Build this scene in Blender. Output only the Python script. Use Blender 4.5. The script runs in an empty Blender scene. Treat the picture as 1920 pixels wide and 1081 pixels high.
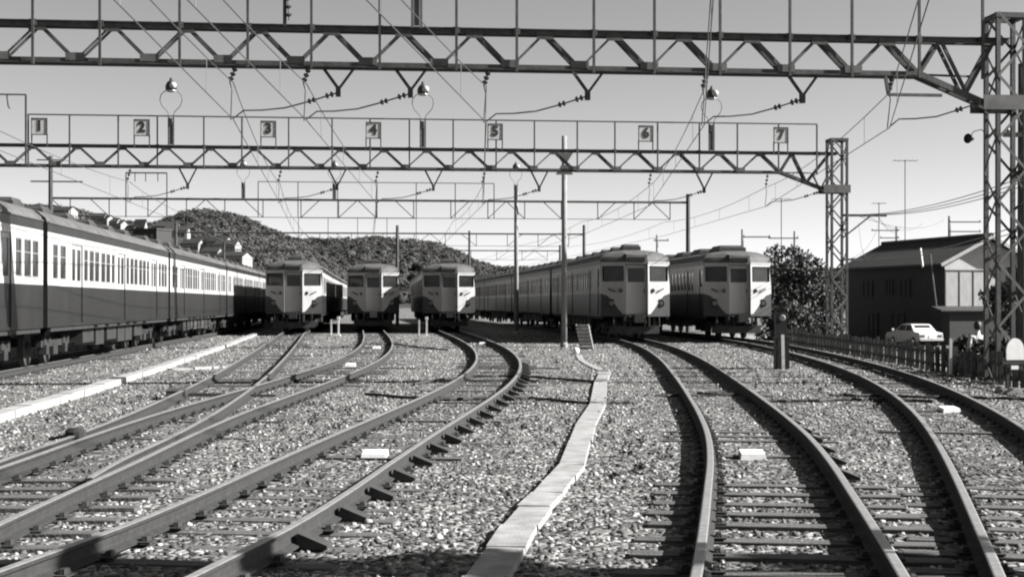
import bpy, math, random
import numpy as np
from mathutils import Vector, Matrix

R = random.Random(7)
NP = np.random.RandomState(11)
scene = bpy.context.scene
COL = scene.collection

# ------------------------------------------------------------------ camera
CAMZ, FPX = 1.67, 2800.0            # eye height above the ballast, focal length in px of a 1920 px wide frame
cam_d = bpy.data.cameras.new('camera')
cam = bpy.data.objects.new('camera', cam_d); COL.objects.link(cam)
cam.location = (0, 0, CAMZ); cam.rotation_euler = (math.radians(90), 0, 0)
cam_d.sensor_width = 36; cam_d.lens = 36 * FPX / 1920
cam_d.shift_y = 27.5 / 1920
cam_d.clip_start = 0.1; cam_d.clip_end = 8000
scene.camera = cam

# ------------------------------------------------------------------ sky and sun
SUN_AZ, SUN_EL = 4.0, 31.0          # degrees behind the picture plane on the right, elevation
a, e = math.radians(SUN_AZ), math.radians(SUN_EL)
TO_SUN = Vector((math.cos(e) * math.cos(a), -math.cos(e) * math.sin(a), math.sin(e)))
world = bpy.data.worlds.new('World'); scene.world = world; world.use_nodes = True
nt = world.node_tree; nt.nodes.clear()
sky = nt.nodes.new('ShaderNodeTexSky'); sky.sky_type = 'NISHITA'; sky.sun_disc = False
sky.sun_elevation = e; sky.sun_rotation = math.atan2(TO_SUN.x, TO_SUN.y)
sky.air_density = 0.5; sky.dust_density = 0.6; sky.ozone_density = 1.0
bw = nt.nodes.new('ShaderNodeSeparateColor')                 # black and white film behind an orange filter
m1 = nt.nodes.new('ShaderNodeMath'); m1.operation = 'MULTIPLY'; m1.inputs[1].default_value = 0.95
m2 = nt.nodes.new('ShaderNodeMath'); m2.operation = 'MULTIPLY_ADD'; m2.inputs[1].default_value = 0.05
bg = nt.nodes.new('ShaderNodeBackground'); bg.inputs['Strength'].default_value = 0.07
wo = nt.nodes.new('ShaderNodeOutputWorld')
nt.links.new(sky.outputs[0], bw.inputs[0])
nt.links.new(bw.outputs['Red'], m1.inputs[0])
nt.links.new(bw.outputs['Green'], m2.inputs[0]); nt.links.new(m1.outputs[0], m2.inputs[2])
nt.links.new(m2.outputs[0], bg.inputs['Color']); nt.links.new(bg.outputs[0], wo.inputs['Surface'])
sun_d = bpy.data.lights.new('sun', 'SUN'); sun_d.energy = 5.0; sun_d.angle = math.radians(0.5)
sun_d.color = (1.0, 0.99, 0.975)
sun = bpy.data.objects.new('sun', sun_d); COL.objects.link(sun)
sun.rotation_euler = TO_SUN.to_track_quat('Z', 'Y').to_euler(); sun.location = (20, -5, 30)
vs = scene.view_settings
vs.view_transform = 'Standard'; vs.look = 'None'; vs.gamma = 1.0; vs.use_curve_mapping = False
vs.exposure = 2.0
scene.cycles.filter_width = 2.1
scene.cycles.max_bounces = 5; scene.cycles.diffuse_bounces = 2

# ------------------------------------------------------------------ materials
MATS = {}
def mat(name, v, rough=0.7, metal=0.0, var=0.25, scale=6.0, bump=0.0, bscale=40.0, spec=0.4, streak=None):
    m = bpy.data.materials.new(name); m.use_nodes = True; t = m.node_tree
    b = t.nodes['Principled BSDF']
    b.inputs['Roughness'].default_value = rough; b.inputs['Metallic'].default_value = metal
    b.inputs['Specular IOR Level'].default_value = spec
    tc = t.nodes.new('ShaderNodeTexCoord')
    mp = t.nodes.new('ShaderNodeMapping'); t.links.new(tc.outputs['Object'], mp.inputs[0])
    if streak: mp.inputs['Scale'].default_value = streak
    n = t.nodes.new('ShaderNodeTexNoise'); n.inputs['Scale'].default_value = scale
    n.inputs['Detail'].default_value = 5; t.links.new(mp.outputs[0], n.inputs['Vector'])
    r = t.nodes.new('ShaderNodeValToRGB')
    lo, hi = v * (1 - var), min(1, v * (1 + var))
    r.color_ramp.elements[0].position = 0.3; r.color_ramp.elements[1].position = 0.7
    r.color_ramp.elements[0].color = (lo, lo * .985, lo * .965, 1); r.color_ramp.elements[1].color = (hi, hi * .99, hi * .98, 1)
    t.links.new(n.outputs[0], r.inputs[0]); t.links.new(r.outputs[0], b.inputs['Base Color'])
    if bump:
        n2 = t.nodes.new('ShaderNodeTexNoise'); n2.inputs['Scale'].default_value = bscale; n2.inputs['Detail'].default_value = 4
        t.links.new(tc.outputs['Object'], n2.inputs['Vector'])
        bp = t.nodes.new('ShaderNodeBump'); bp.inputs['Strength'].default_value = bump; bp.inputs['Distance'].default_value = 0.02
        t.links.new(n2.outputs[0], bp.inputs['Height']); t.links.new(bp.outputs[0], b.inputs['Normal'])
    MATS[name] = m
    return m

mat('cream', .25, .5, 0, .14, 1.6, streak=(1, 1, .25))
mat('dark_paint', .011, .4, 0, .3, 1.5, streak=(1, 1, .2))
mat('roof_grey', .05, .8, 0, .3, 2.5)
mat('vent_dark', .025, .7, 0, .3, 4)
mat('glass', .012, .15, 0, .3, 3, spec=.35)
mat('house_glass', .012, .6, 0, .3, 3, spec=.15)
mat('window_frame', .25, .4, .5, .1)
mat('underframe', .009, .85, 0, .5, 5)
mat('underbox', .028, .8, 0, .5, 3)
mat('gangway', .02, .9, 0, .3)
mat('lamp_glass', .06, .12, 0, .1)
mat('white_paint', .6, .5, 0, .08, 8)
mat('black', .012, .6, 0, .3)
mat('steel', .03, .65, .0, .45, 5, bump=.2, bscale=30)
mat('steel_light', .065, .6, .1, .3, 5)
mat('rail_rust', .013, .85, .0, .35, 14, bump=.3, bscale=60)
mat('rail_head', .2, .4, .3, .2, 12)
mat('sleeper_wood', .055, .9, 0, .7, 7, bump=.6, bscale=35, streak=(.6, 7, 7))
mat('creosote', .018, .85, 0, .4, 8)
mat('concrete', .185, .9, 0, .3, 5, bump=.3, bscale=60)
mat('trough_concrete', .2, .85, 0, .2, 4, bump=.2)
mat('concrete_pole', .15, .85, 0, .12, 3, bump=.15)
mat('pole_wood', .13, .9, 0, .4, 5, streak=(5, 5, .4))
mat('insulator', .05, .25, 0, .2)
mat('porcelain', .3, .2, 0, .05)
mat('wire', .06, .5, .3, .2)
mat('sign_board', .34, .6, 0, .2, 10)
mat('leaf', .025, .7, 0, .65, .9)
mat('leaf_far', .04, .95, 0, .35, .03, spec=.05)
mat('bark', .06, .9, 0, .4, 8)
mat('roof_tile', .018, .75, 0, .35, 3)
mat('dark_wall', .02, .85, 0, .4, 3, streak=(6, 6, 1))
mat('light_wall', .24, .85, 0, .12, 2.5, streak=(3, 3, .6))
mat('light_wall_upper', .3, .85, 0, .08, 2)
mat('house_white', .17, .8, 0, .1, 1)
mat('tyre', .02, .9, 0, .2)
mat('chrome', .6, .2, .9, .05)
mat('fence_wood', .05, .9, 0, .4, 8, streak=(6, 6, 1))
mat('skin', .33, .6, 0, .1)
mat('dark_cloth', .03, .9, 0, .3)
mat('pale_cloth', .3, .9, 0, .1)
mat('hair', .012, .6, 0, .2)
mat('road_dirt', .16, .9, 0, .25, 1.5, bump=.2)
mat('oily_stone', .035, .8, 0, .5, 3)
mat('hill_soil', .2, .9, 0, .35, .05)

def stone_material():
    m = bpy.data.materials.new('ballast_stone'); m.use_nodes = True; t = m.node_tree
    b = t.nodes['Principled BSDF']; b.inputs['Roughness'].default_value = .9; b.inputs['Specular IOR Level'].default_value = .2
    g = t.nodes.new('ShaderNodeNewGeometry')
    r = t.nodes.new('ShaderNodeValToRGB'); r.color_ramp.elements[0].color = (.022, .0215, .021, 1)
    r.color_ramp.elements[1].color = (.28, .276, .27, 1); r.color_ramp.elements[1].position = .97
    k = r.color_ramp.elements.new(.55); k.color = (.08, .078, .076, 1)
    t.links.new(g.outputs['Random Per Island'], r.inputs[0]); t.links.new(r.outputs[0], b.inputs['Base Color'])
    MATS['ballast_stone'] = m
stone_material()

def ground_material():
    m = bpy.data.materials.new('ballast_bed'); m.use_nodes = True; t = m.node_tree; L = t.links.new
    b = t.nodes['Principled BSDF']; b.inputs['Roughness'].default_value = .95; b.inputs['Specular IOR Level'].default_value = .15
    tc = t.nodes.new('ShaderNodeTexCoord')
    v = t.nodes.new('ShaderNodeTexVoronoi'); v.inputs['Scale'].default_value = 15; L(tc.outputs['Object'], v.inputs['Vector'])
    r = t.nodes.new('ShaderNodeValToRGB'); L(v.outputs['Color'], r.inputs[0])
    r.color_ramp.elements[0].color = (.04, .04, .039, 1); r.color_ramp.elements[1].color = (.27, .267, .26, 1)
    r.color_ramp.elements[0].position = .2; r.color_ramp.elements[1].position = .85
    n = t.nodes.new('ShaderNodeTexNoise'); n.inputs['Scale'].default_value = 1.1; n.inputs['Detail'].default_value = 9; n.inputs['Roughness'].default_value = .75
    L(tc.outputs['Object'], n.inputs['Vector'])
    r2 = t.nodes.new('ShaderNodeValToRGB'); L(n.outputs[0], r2.inputs[0])
    r2.color_ramp.elements[0].position = .35; r2.color_ramp.elements[1].position = .62
    r2.color_ramp.elements[0].color = (.35, .35, .35, 1); r2.color_ramp.elements[1].color = (1, 1, 1, 1)
    mx = t.nodes.new('ShaderNodeMix'); mx.data_type = 'RGBA'; mx.blend_type = 'MULTIPLY'; mx.inputs[0].default_value = 1
    L(r.outputs[0], mx.inputs[6]); L(r2.outputs[0], mx.inputs[7]); L(mx.outputs[2], b.inputs['Base Color'])
    bp = t.nodes.new('ShaderNodeBump'); bp.inputs['Strength'].default_value = .9; bp.inputs['Distance'].default_value = .05
    bp.invert = True
    L(v.outputs['Distance'], bp.inputs['Height']); L(bp.outputs[0], b.inputs['Normal'])
    MATS['ballast_bed'] = m
ground_material()

# ------------------------------------------------------------------ helpers
class MB:
    """collects shapes, builds ONE mesh object"""
    def __init__(self): self.v = []; self.f = []; self.m = []
    def face(self, pts, mi=0):
        n = len(self.v); self.v += [tuple(p) for p in pts]; self.f.append(tuple(range(n, n + len(pts)))); self.m.append(mi)
    def hexa(self, p, mi=0):                      # 8 points: bottom 4 ccw, top 4
        n = len(self.v); self.v += [tuple(q) for q in p]
        for f in ((3, 2, 1, 0), (4, 5, 6, 7), (0, 1, 5, 4), (1, 2, 6, 5), (2, 3, 7, 6), (3, 0, 4, 7)):
            self.f.append(tuple(n + i for i in f)); self.m.append(mi)
    def box(self, c, s, mi=0, rz=0.0, taper=1.0):
        ca, sa = math.cos(rz), math.sin(rz); P = []
        for z, k in ((-1, 1.0), (1, taper)):
            for x, y in ((-1, -1), (1, -1), (1, 1), (-1, 1)):
                dx, dy = x * s[0] / 2 * k, y * s[1] / 2 * k
                P.append((c[0] + dx * ca - dy * sa, c[1] + dx * sa + dy * ca, c[2] + z * s[2] / 2))
        self.hexa(P, mi)
    def beam(self, p, q, w, h=None, mi=0, up=(0, 0, 1)):
        h = h or w; p, q = Vector(p), Vector(q); d = (q - p)
        if d.length < 1e-6: return
        d.normalize(); u = Vector(up)
        if abs(d.dot(u)) > .98: u = Vector((0, 1, 0))
        s = d.cross(u).normalized(); u = s.cross(d).normalized()
        P = []
        for base in (p, q):
            for x, z in ((-1, -1), (1, -1), (1, 1), (-1, 1)):
                P.append(base + s * (x * w / 2) + u * (z * h / 2))
        self.hexa(P, mi)
    def tube(self, pts, r, n=6, mi=0, cap=True):
        pts = [Vector(p) for p in pts]; rings = []
        rr = r if isinstance(r, (list, tuple)) else [r] * len(pts)
        for i, p in enumerate(pts):
            d = (pts[min(i + 1, len(pts) - 1)] - pts[max(i - 1, 0)]).normalized()
            u = Vector((0, 0, 1)) if abs(d.z) < .95 else Vector((0, 1, 0))
            s = d.cross(u).normalized(); u = s.cross(d)
            b = len(self.v)
            for k in range(n):
                t = 2 * math.pi * k / n
                self.v.append(tuple(p + s * (math.cos(t) * rr[i]) + u * (math.sin(t) * rr[i])))
            rings.append(b)
        for i in range(len(rings) - 1):
            for k in range(n):
                k2 = (k + 1) % n
                self.f.append((rings[i] + k, rings[i] + k2, rings[i + 1] + k2, rings[i + 1] + k)); self.m.append(mi)
        if cap:
            self.f.append(tuple(rings[0] + k for k in range(n))[::-1]); self.m.append(mi)
            self.f.append(tuple(rings[-1] + k for k in range(n))); self.m.append(mi)
    def lathe(self, prof, c=(0, 0, 0), n=12, mi=0, axis='z'):
        rings = []
        for r_, z in prof:
            b = len(self.v)
            for k in range(n):
                t = 2 * math.pi * k / n; x, y = r_ * math.cos(t), r_ * math.sin(t)
                p = (x, y, z) if axis == 'z' else ((x, -z, y) if axis == 'y' else (z, x, y))
                self.v.append((c[0] + p[0], c[1] + p[1], c[2] + p[2]))
            rings.append(b)
        for i in range(len(rings) - 1):
            for k in range(n):
                k2 = (k + 1) % n
                self.f.append((rings[i] + k, rings[i] + k2, rings[i + 1] + k2, rings[i + 1] + k)); self.m.append(mi)
        self.f.append(tuple(rings[0] + k for k in range(n))[::-1]); self.m.append(mi)
        self.f.append(tuple(rings[-1] + k for k in range(n))); self.m.append(mi)
    def prism(self, poly, d, mi=0):               # polygon of points extruded by vector d
        n = len(poly); poly = [Vector(p) for p in poly]; d = Vector(d)
        self.face(poly[::-1], mi); self.face([p + d for p in poly], mi)
        for i in range(n):
            j = (i + 1) % n; self.face([poly[i], poly[j], poly[j] + d, poly[i] + d], mi)
    def mesh(self, name, mats, smooth=False):
        me = bpy.data.meshes.new(name); me.from_pydata(self.v, [], self.f)
        for mm in (mats if isinstance(mats, (list, tuple)) else [mats]): me.materials.append(MATS[mm])
        if any(self.m): me.polygons.foreach_set('material_index', self.m)
        if smooth: me.polygons.foreach_set('use_smooth', [True] * len(me.polygons))
        me.update(); return me
    def build(self, name, mats, parent=None, smooth=False):
        return link(name, self.mesh(name, mats, smooth), parent)

def link(name, me, parent=None, loc=None, rz=None):
    o = bpy.data.objects.new(name, me); COL.objects.link(o)
    if parent: o.parent = parent
    if loc is not None: o.location = loc
    if rz is not None: o.rotation_euler = (0, 0, rz)
    return o
def tag(o, label=None, cat=None, group=None, kind=None):
    if label: o['label'] = label
    if cat: o['category'] = cat
    if group: o['group'] = group
    if kind: o['kind'] = kind
    return o
def thing(name, label, cat, loc=(0, 0, 0), rz=0.0, group=None):
    return tag(link(name, None, None, loc, rz), label, cat, group)
def copy_tree(o, parent=None):
    c = o.copy(); COL.objects.link(c); c.parent = parent
    for ch in o.children: copy_tree(ch, c)
    return c
def part(name, fn, mats, parent, smooth=False):
    b = MB(); fn(b); return b.build(name, mats, parent, smooth)
def at(px, py, z=0.0):
    """point on the level z that the photograph shows at pixel px, py (below the horizon)"""
    Y = FPX * (CAMZ - z) / (py - 568.0); return Vector(((px - 960) / FPX * Y, Y, z))
def atY(px, py, Y): return Vector(((px - 960) / FPX * Y, Y, CAMZ + (568.0 - py) / FPX * Y))

def numpy_mesh(name, V, Fq, mats, k):
    """V (n,3) floats, Fq flat vertex indices of polygons with k corners"""
    me = bpy.data.meshes.new(name); nv = len(V); nf = len(Fq) // k
    me.vertices.add(nv); me.vertices.foreach_set('co', np.asarray(V, np.float32).ravel())
    me.loops.add(nf * k); me.loops.foreach_set('vertex_index', np.asarray(Fq, np.int32))
    me.polygons.add(nf); me.polygons.foreach_set('loop_start', np.arange(0, nf * k, k, dtype=np.int32))
    for mm in (mats if isinstance(mats, (list, tuple)) else [mats]): me.materials.append(MATS[mm])
    me.update(calc_edges=True); me.validate(); return me

# ------------------------------------------------------------------ track centre lines: X as a function of the distance Y
CL = {
 'second': [(-7.6, -12), (-9.5, 4), (-11.85, 33.1), (-13.66, 53.2), (-17.5, 96), (-23, 150)],
 'third': [(-3.8, 4), (-4.0, 8), (-4.14, 12), (-4.3, 14), (-4.42, 17), (-4.61, 20), (-4.95, 24), (-5.34, 28), (-5.88, 33), (-6.46, 38), (-7.17, 44), (-7.9, 50), (-8.64, 56), (-9.38, 62), (-10.13, 68), (-11.0, 75), (-11.72, 82), (-12.45, 90), (-17.7, 150)],
 'fourth': [(-3.8, 4), (-4.0, 8), (-4.1, 12), (-4.13, 14), (-4.22, 17), (-4.26, 20), (-4.19, 24), (-4.09, 28), (-4.03, 33), (-4.06, 38), (-4.26, 44), (-4.6, 50), (-5.05, 56), (-5.59, 62), (-6.17, 68), (-6.89, 75), (-7.61, 82), (-8.4, 90), (-14.6, 150)],
 'fifth': [(-2.95, 4), (-2.45, 7.5), (-2.3, 8.5), (-2.07, 10), (-1.87, 12), (-1.72, 14), (-1.48, 17), (-1.22, 20), (-.88, 24), (-.61, 28), (-.41, 33), (-.36, 38), (-.48, 44), (-.75, 50), (-1.14, 56), (-1.61, 62), (-2.12, 68), (-2.76, 75), (-3.41, 82), (-4.1, 90), (-9.2, 150)],
 'sixth': [(.9, 4), (1.39, 7), (1.63, 8.5), (1.855, 10), (2.145, 12), (2.43, 14), (2.8, 17), (3.09, 20), (3.42, 24), (3.73, 28), (4.09, 33), (4.43, 38), (4.76, 44), (5.0, 50), (5.1, 56), (5.06, 61), (4.8, 67), (4.25, 74), (3.55, 81), (-3.6, 146)],
 'seventh': [(2.15, 4), (2.96, 7), (3.34, 8.5), (3.71, 10), (4.2, 12), (4.68, 14), (5.37, 17), (6.01, 20), (6.76, 24), (7.4, 28), (8.05, 33), (8.55, 38), (8.99, 44), (9.3, 50), (9.5, 56), (9.5, 61), (9.25, 67), (8.72, 74), (8.05, 81), (1.0, 146)],
}
def hermite(P):
    xs = [p[0] for p in P]; ys = [p[1] for p in P]; n = len(P)
    d = []
    for i in range(n):
        if i == 0: d.append((xs[1] - xs[0]) / (ys[1] - ys[0]))
        elif i == n - 1: d.append((xs[-1] - xs[-2]) / (ys[-1] - ys[-2]))
        else:
            h0, h1 = ys[i] - ys[i - 1], ys[i + 1] - ys[i]
            s0, s1 = (xs[i] - xs[i - 1]) / h0, (xs[i + 1] - xs[i]) / h1
            d.append((s0 * h1 + s1 * h0) / (h0 + h1))
    def f(y):
        if y <= ys[0]: return xs[0] + d[0] * (y - ys[0])
        if y >= ys[-1]: return xs[-1] + d[-1] * (y - ys[-1])
        i = 0
        while ys[i + 1] < y: i += 1
        h = ys[i + 1] - ys[i]; t = (y - ys[i]) / h
        return ((2 * t**3 - 3 * t**2 + 1) * xs[i] + (t**3 - 2 * t**2 + t) * h * d[i]
                + (-2 * t**3 + 3 * t**2) * xs[i + 1] + (t**3 - t**2) * h * d[i + 1])
    return f
PATH = {k: hermite(v) for k, v in CL.items()}
def slope(k, y): return (PATH[k](y + .25) - PATH[k](y - .25)) / .5
RAILZ = 0.17
SPACE = 0.64

# ------------------------------------------------------------------ ground
def fence_x(y): return 11.0 - 0.0009 * (y - 58) ** 2 - .012 * (58 - y) if y < 58 else 11.0 - .02 * (y - 58)
def ground_z(x, y):
    fx = fence_x(y) + .5
    t = min(1, max(0, (x - fx) / 1.6)); t = t * t * (3 - 2 * t)
    return -.8 * t
def build_ground():
    xs = [-1500, -800, -200, -60, -25] + [i * .5 - 12 for i in range(61)] + [20, 24, 30, 60, 200, 800, 1500]
    ys = [-200, -60, -10] + [i * 1.5 for i in range(0, 87)] + [140, 170, 230, 400, 900, 2000]
    V = []; F = []
    for y in ys:
        for x in xs: V.append((x, y, ground_z(x, y)))
    n = len(xs)
    for j in range(len(ys) - 1):
        for i in range(n - 1): F.append((j * n + i, j * n + i + 1, (j + 1) * n + i + 1, (j + 1) * n + i))
    me = bpy.data.meshes.new('ground'); me.from_pydata(V, [], F); me.materials.append(MATS['ballast_bed'])
    tag(link('ground', me), kind='structure')
build_ground()
def build_road():
    V = []; F = []; ys = list(range(16, 121, 4))
    for y in ys:
        x0 = fence_x(y) + 2.3; V += [(x0, y, -.78), (x0 + 6.5, y, -.78)]
    for j in range(len(ys) - 1): F.append((2 * j, 2 * j + 1, 2 * j + 3, 2 * j + 2))
    me = bpy.data.meshes.new('road'); me.from_pydata(V, [], F); me.materials.append(MATS['road_dirt']); tag(link('road', me), kind='structure')
build_road()

# ------------------------------------------------------------------ railway tracks
def rail_profile():
    half = [(.065, 0), (.065, .012), (.012, .032), (.009, .05), (.009, .1), (.032, .112), (.033, .136), (.024, .14)]
    return half + [(-x, z) for x, z in reversed(half)]
PROF = rail_profile()
def rail_mesh(key, side, y0, y1, name='rail', off=.566):
    ys = []; y = y0
    while y < y1: ys.append(y); y += .5 if y < 40 else 1.2
    ys.append(y1)
    V = []; F = []; M = []; n = len(PROF); z0 = RAILZ - .14
    for y in ys:
        s = slope(key, y); L = math.hypot(1, s); nx, ny = 1 / L, -s / L; x = PATH[key](y)
        for u, z in PROF:
            o = side * off + u; V.append((x + nx * o, y + ny * o, z0 + z))
    for j in range(len(ys) - 1):
        for i in range(n):
            i2 = (i + 1) % n
            F.append((j * n + i2, j * n + i, (j + 1) * n + i, (j + 1) * n + i2)); M.append(1 if i in (6, 7, 8) else 0)
    F.append(tuple(range(n))); M.append(0); F.append(tuple((len(ys) - 1) * n + i for i in range(n))[::-1]); M.append(0)
    me = bpy.data.meshes.new(name); me.from_pydata(V, [], F)
    me.materials.append(MATS['rail_rust']); me.materials.append(MATS['rail_head'])
    me.polygons.foreach_set('material_index', M); me.update(); return me

def sleeper_mesh(L=2.1):
    b = MB(); b.box((0, 0, -.045), (L, .2, .15)); b.box((0, 0, .0315), (L - .02, .185, .003)); return b.mesh('sleeper', 'sleeper_wood')
SLEEPERS = [sleeper_mesh(), sleeper_mesh(2.06)]
def plate_mesh():
    b = MB(); b.box((0, 0, .037), (.3, .17, .012)); 
    for s in (-1, 1): b.box((s * .095, 0, .058), (.05, .1, .035), taper=.7)
    return b.mesh('tie_plate', 'rail_rust')
PLATE = plate_mesh()
def chock_mesh():
    b = MB(); b.prism([(0, -.1, .02), (.22, -.1, .02), (.22, -.1, .045), (.02, -.1, .125)], (0, .17, 0)); return b.mesh('chock', 'creosote')
CHOCK = chock_mesh()
SLEEP_POS = {}
def track(key, label, y0, y1, rails, sl0, sl1, plates_to=30, sink=0.0, chock=None, wide=None, bury=(14, .026)):
    root = thing('railway_track', label, 'track', (0, 0, 0), 0, 'railway tracks of the yard')
    for side, ya, yb in rails: link('rail', rail_mesh(key, side, ya, yb), root)
    pos = []; y = sl0; i = 0
    while y < sl1:
        s = slope(key, y); x = PATH[key](y); rz = -math.atan(s)
        jx, jr = R.uniform(-.05, .05), R.uniform(-.02, .02)
        sk = max(sink, bury[1]) if y > bury[0] else sink
        dz = R.uniform(-.012, 0) - (sk if R.random() < .75 else sk * .3)
        if wide and .12 < wide(y) and y < 33:
            d = wide(y); me = sleeper_mesh(2.1 + d); px = x - d / 2
        else: me = SLEEPERS[i % 2]; px = x
        so = link('sleeper', me, root, (px + jx, y, dz), rz + jr)
        if y < plates_to:
            sides = [(-.566, PLATE), (.566, PLATE)]
            for ox, pm in sides: 
                po = link('tie_plate', pm, so, (x - px - jx + ox, 0, -dz if dz < 0 else 0))
        if chock and chock[1] < y < chock[2] and i % 2 == 0:
            co = link('chock', CHOCK, so, (x - px - jx + chock[0] * .6, R.uniform(-.03, .03), -dz), 0 if chock[0] > 0 else math.pi)
        pos.append(y); y += SPACE * R.uniform(.94, 1.06) / math.hypot(1, s); i += 1
    SLEEP_POS[key] = np.array(pos)
    # fish plates where rail lengths meet
    for side, ya, yb in rails:
        for yj in (ya + 9.3, ya + 34):
            if yj > min(yb, 60): continue
            s = slope(key, yj); x = PATH[key](yj); rz = -math.atan(s)
            b = MB()
            for k in (-1, 1):
                b.box((k * .03, 0, .1), (.028, .46, .06))
                for q in (-.16, -.06, .06, .16): b.box((k * .052, q, .1), (.02, .03, .03))
            b.build('fish_plate', 'rail_rust', root)
            o = root.children[-1]; o.location = (x + side * .566 * math.cos(rz), yj + side * .566 * math.sin(rz), 0); o.rotation_euler = (0, 0, rz)
    return root
def diff34(y): return max(0, PATH['fourth'](y) - PATH['third'](y))
track('second', 'rails beneath the long sunlit passenger train beside the white trough', 10, 110, [(-1, 10, 110), (1, 10, 110)], 24, 70, 0)
track('third', 'branching track that leaves the turnout towards the train beside the sunlit one', 4, 110, [(-1, 4, 110), (1, 12.8, 110)], 33, 90, 0, sink=.015)
track('fourth', 'track through the turnout with its long dark sleepers and chairs', 4, 110, [(-1, 12.8, 110), (1, 4, 110)], 6.3, 92, 34, sink=.0, wide=diff34)
track('fifth', 'S-curved track half buried in ballast with black chocks along one rail', 4, 110, [(-1, 4, 110), (1, 4, 110)], 6.4, 92, 26, sink=.022, chock=(1, 9, 40))
track('sixth', 'track with bare grey sleepers right of the concrete slab trough', 4, 100, [(-1, 4, 100), (1, 4, 100)], 5.2, 72, 26, sink=.004, chock=(1, 13, 24))
track('seventh', 'outermost track curving along the wooden picket fence', 4, 100, [(-1, 4, 100), (1, 4, 100)], 5.4, 70, 26, sink=.012)

# ------------------------------------------------------------------ ballast stones (nobody could count them)
ICO_V = []
ph = (1 + 5 ** .5) / 2
for x, z in ((-1, ph), (1, ph), (-1, -ph), (1, -ph)): ICO_V += [(x, z, 0)]
ICO_V = np.array([(-1, ph, 0), (1, ph, 0), (-1, -ph, 0), (1, -ph, 0), (0, -1, ph), (0, 1, ph), (0, -1, -ph), (0, 1, -ph), (ph, 0, -1), (ph, 0, 1), (-ph, 0, -1), (-ph, 0, 1)], float)
ICO_V /= np.linalg.norm(ICO_V[0])
ICO_F = np.array([(0, 11, 5), (0, 5, 1), (0, 1, 7), (0, 7, 10), (0, 10, 11), (1, 5, 9), (5, 11, 4), (11, 10, 2), (10, 7, 6), (7, 1, 8), (3, 9, 4), (3, 4, 2), (3, 2, 6), (3, 6, 8), (3, 8, 9), (4, 9, 5), (2, 4, 11), (6, 2, 10), (8, 6, 7), (9, 8, 1)])
OCT_V = np.array([(1, 0, 0), (-1, 0, 0), (0, 1, 0), (0, -1, 0), (0, 0, 1), (0, 0, -1)], float)
OCT_F = np.array([(0, 2, 4), (2, 1, 4), (1, 3, 4), (3, 0, 4), (2, 0, 5), (1, 2, 5), (3, 1, 5), (0, 3, 5)])
def scatter(name, y0, y1, per_m2, BV, BF, r0, r1):
    area = .36 * (y1 * y1 - y0 * y0) + 1.4 * (y1 - y0); n = int(area * per_m2)
    y = np.sqrt(NP.uniform(y0 * y0, y1 * y1, n)); x = NP.uniform(-1, 1, n) * (.36 * y + .7)
    keep = x < np.array([fence_x(v) + .4 for v in y])
    ly = np.linspace(3, 110, 1500)
    oily = np.zeros(n, bool)
    for key in CL:
        xc = np.interp(y, ly, [PATH[key](v) for v in ly]); sl = np.interp(y, ly, [slope(key, v) for v in ly])
        d = (x - xc) / np.sqrt(1 + sl * sl)
        keep &= ~(np.abs(np.abs(d) - .566) < .075)
        oily |= (np.abs(d) < .48 + NP.normal(0, .12, n)) & (NP.uniform(0, 1, n) < .4)
        P = SLEEP_POS[key]
        if len(P):
            yy = y + d * sl
            j = np.clip(np.searchsorted(P, yy), 1, len(P) - 1)
            near = np.minimum(np.abs(yy - P[j]), np.abs(yy - P[j - 1]))
            buried = {'fifth': .35, 'third': .4, 'second': .6, 'seventh': .16, 'sixth': .07, 'fourth': .12}[key]
            on = (near < .1) & (np.abs(d) < 1.1)
            keep &= ~(on & (NP.uniform(0, 1, n) > buried))
    x, y = x[keep], y[keep]; n = len(x); oily = oily[keep]
    r = NP.uniform(r0, r1, n) * NP.choice([.75, 1, 1.15], n)
    B = BV[None] * (1 + NP.uniform(-.42, .35, (n, len(BV), 1)))
    sc = NP.uniform(.65, 1.2, (n, 1, 3)); sc[:, :, 2] *= .85
    B = B * sc * r[:, None, None]
    th = NP.uniform(0, 6.28, n); c, s = np.cos(th), np.sin(th)
    tl = NP.uniform(-.6, .6, n); ct, st = np.cos(tl), np.sin(tl)
    Y1 = B[..., 1] * ct[:, None] - B[..., 2] * st[:, None]; Z1 = B[..., 1] * st[:, None] + B[..., 2] * ct[:, None]
    X2 = B[..., 0] * c[:, None] - Y1 * s[:, None]; Y2 = B[..., 0] * s[:, None] + Y1 * c[:, None]
    zb = NP.uniform(-.036, .0, n)
    V = np.stack([X2 + x[:, None], Y2 + y[:, None], Z1 + zb[:, None]], -1).reshape(-1, 3)
    F = (BF[None] + (np.arange(n) * len(BV))[:, None, None]).reshape(-1)
    me = numpy_mesh(name, V, F, ['ballast_stone', 'oily_stone'], 3)
    if len(me.polygons) == n * len(BF): me.polygons.foreach_set('material_index', np.repeat(oily.astype(np.int32), len(BF)))
    tag(link(name, me), 'loose grey crushed stone ballast between and around the rails', 'ballast', kind='stuff')
TET_V = np.array([(1, 0, -.5), (-.6, .85, -.5), (-.6, -.85, -.5), (0, 0, .9)], float)
TET_F = np.array([(0, 1, 3), (1, 2, 3), (2, 0, 3), (0, 2, 1)])
scatter('ballast', 7.0, 15.5, 640, ICO_V, ICO_F, .013, .032)
scatter('ballast', 15.5, 28, 300, OCT_V, OCT_F, .019, .04)
scatter('ballast', 28, 48, 105, TET_V, TET_F, .03, .06)
scatter('ballast', 48, 78, 45, TET_V, TET_F, .04, .075)
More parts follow.
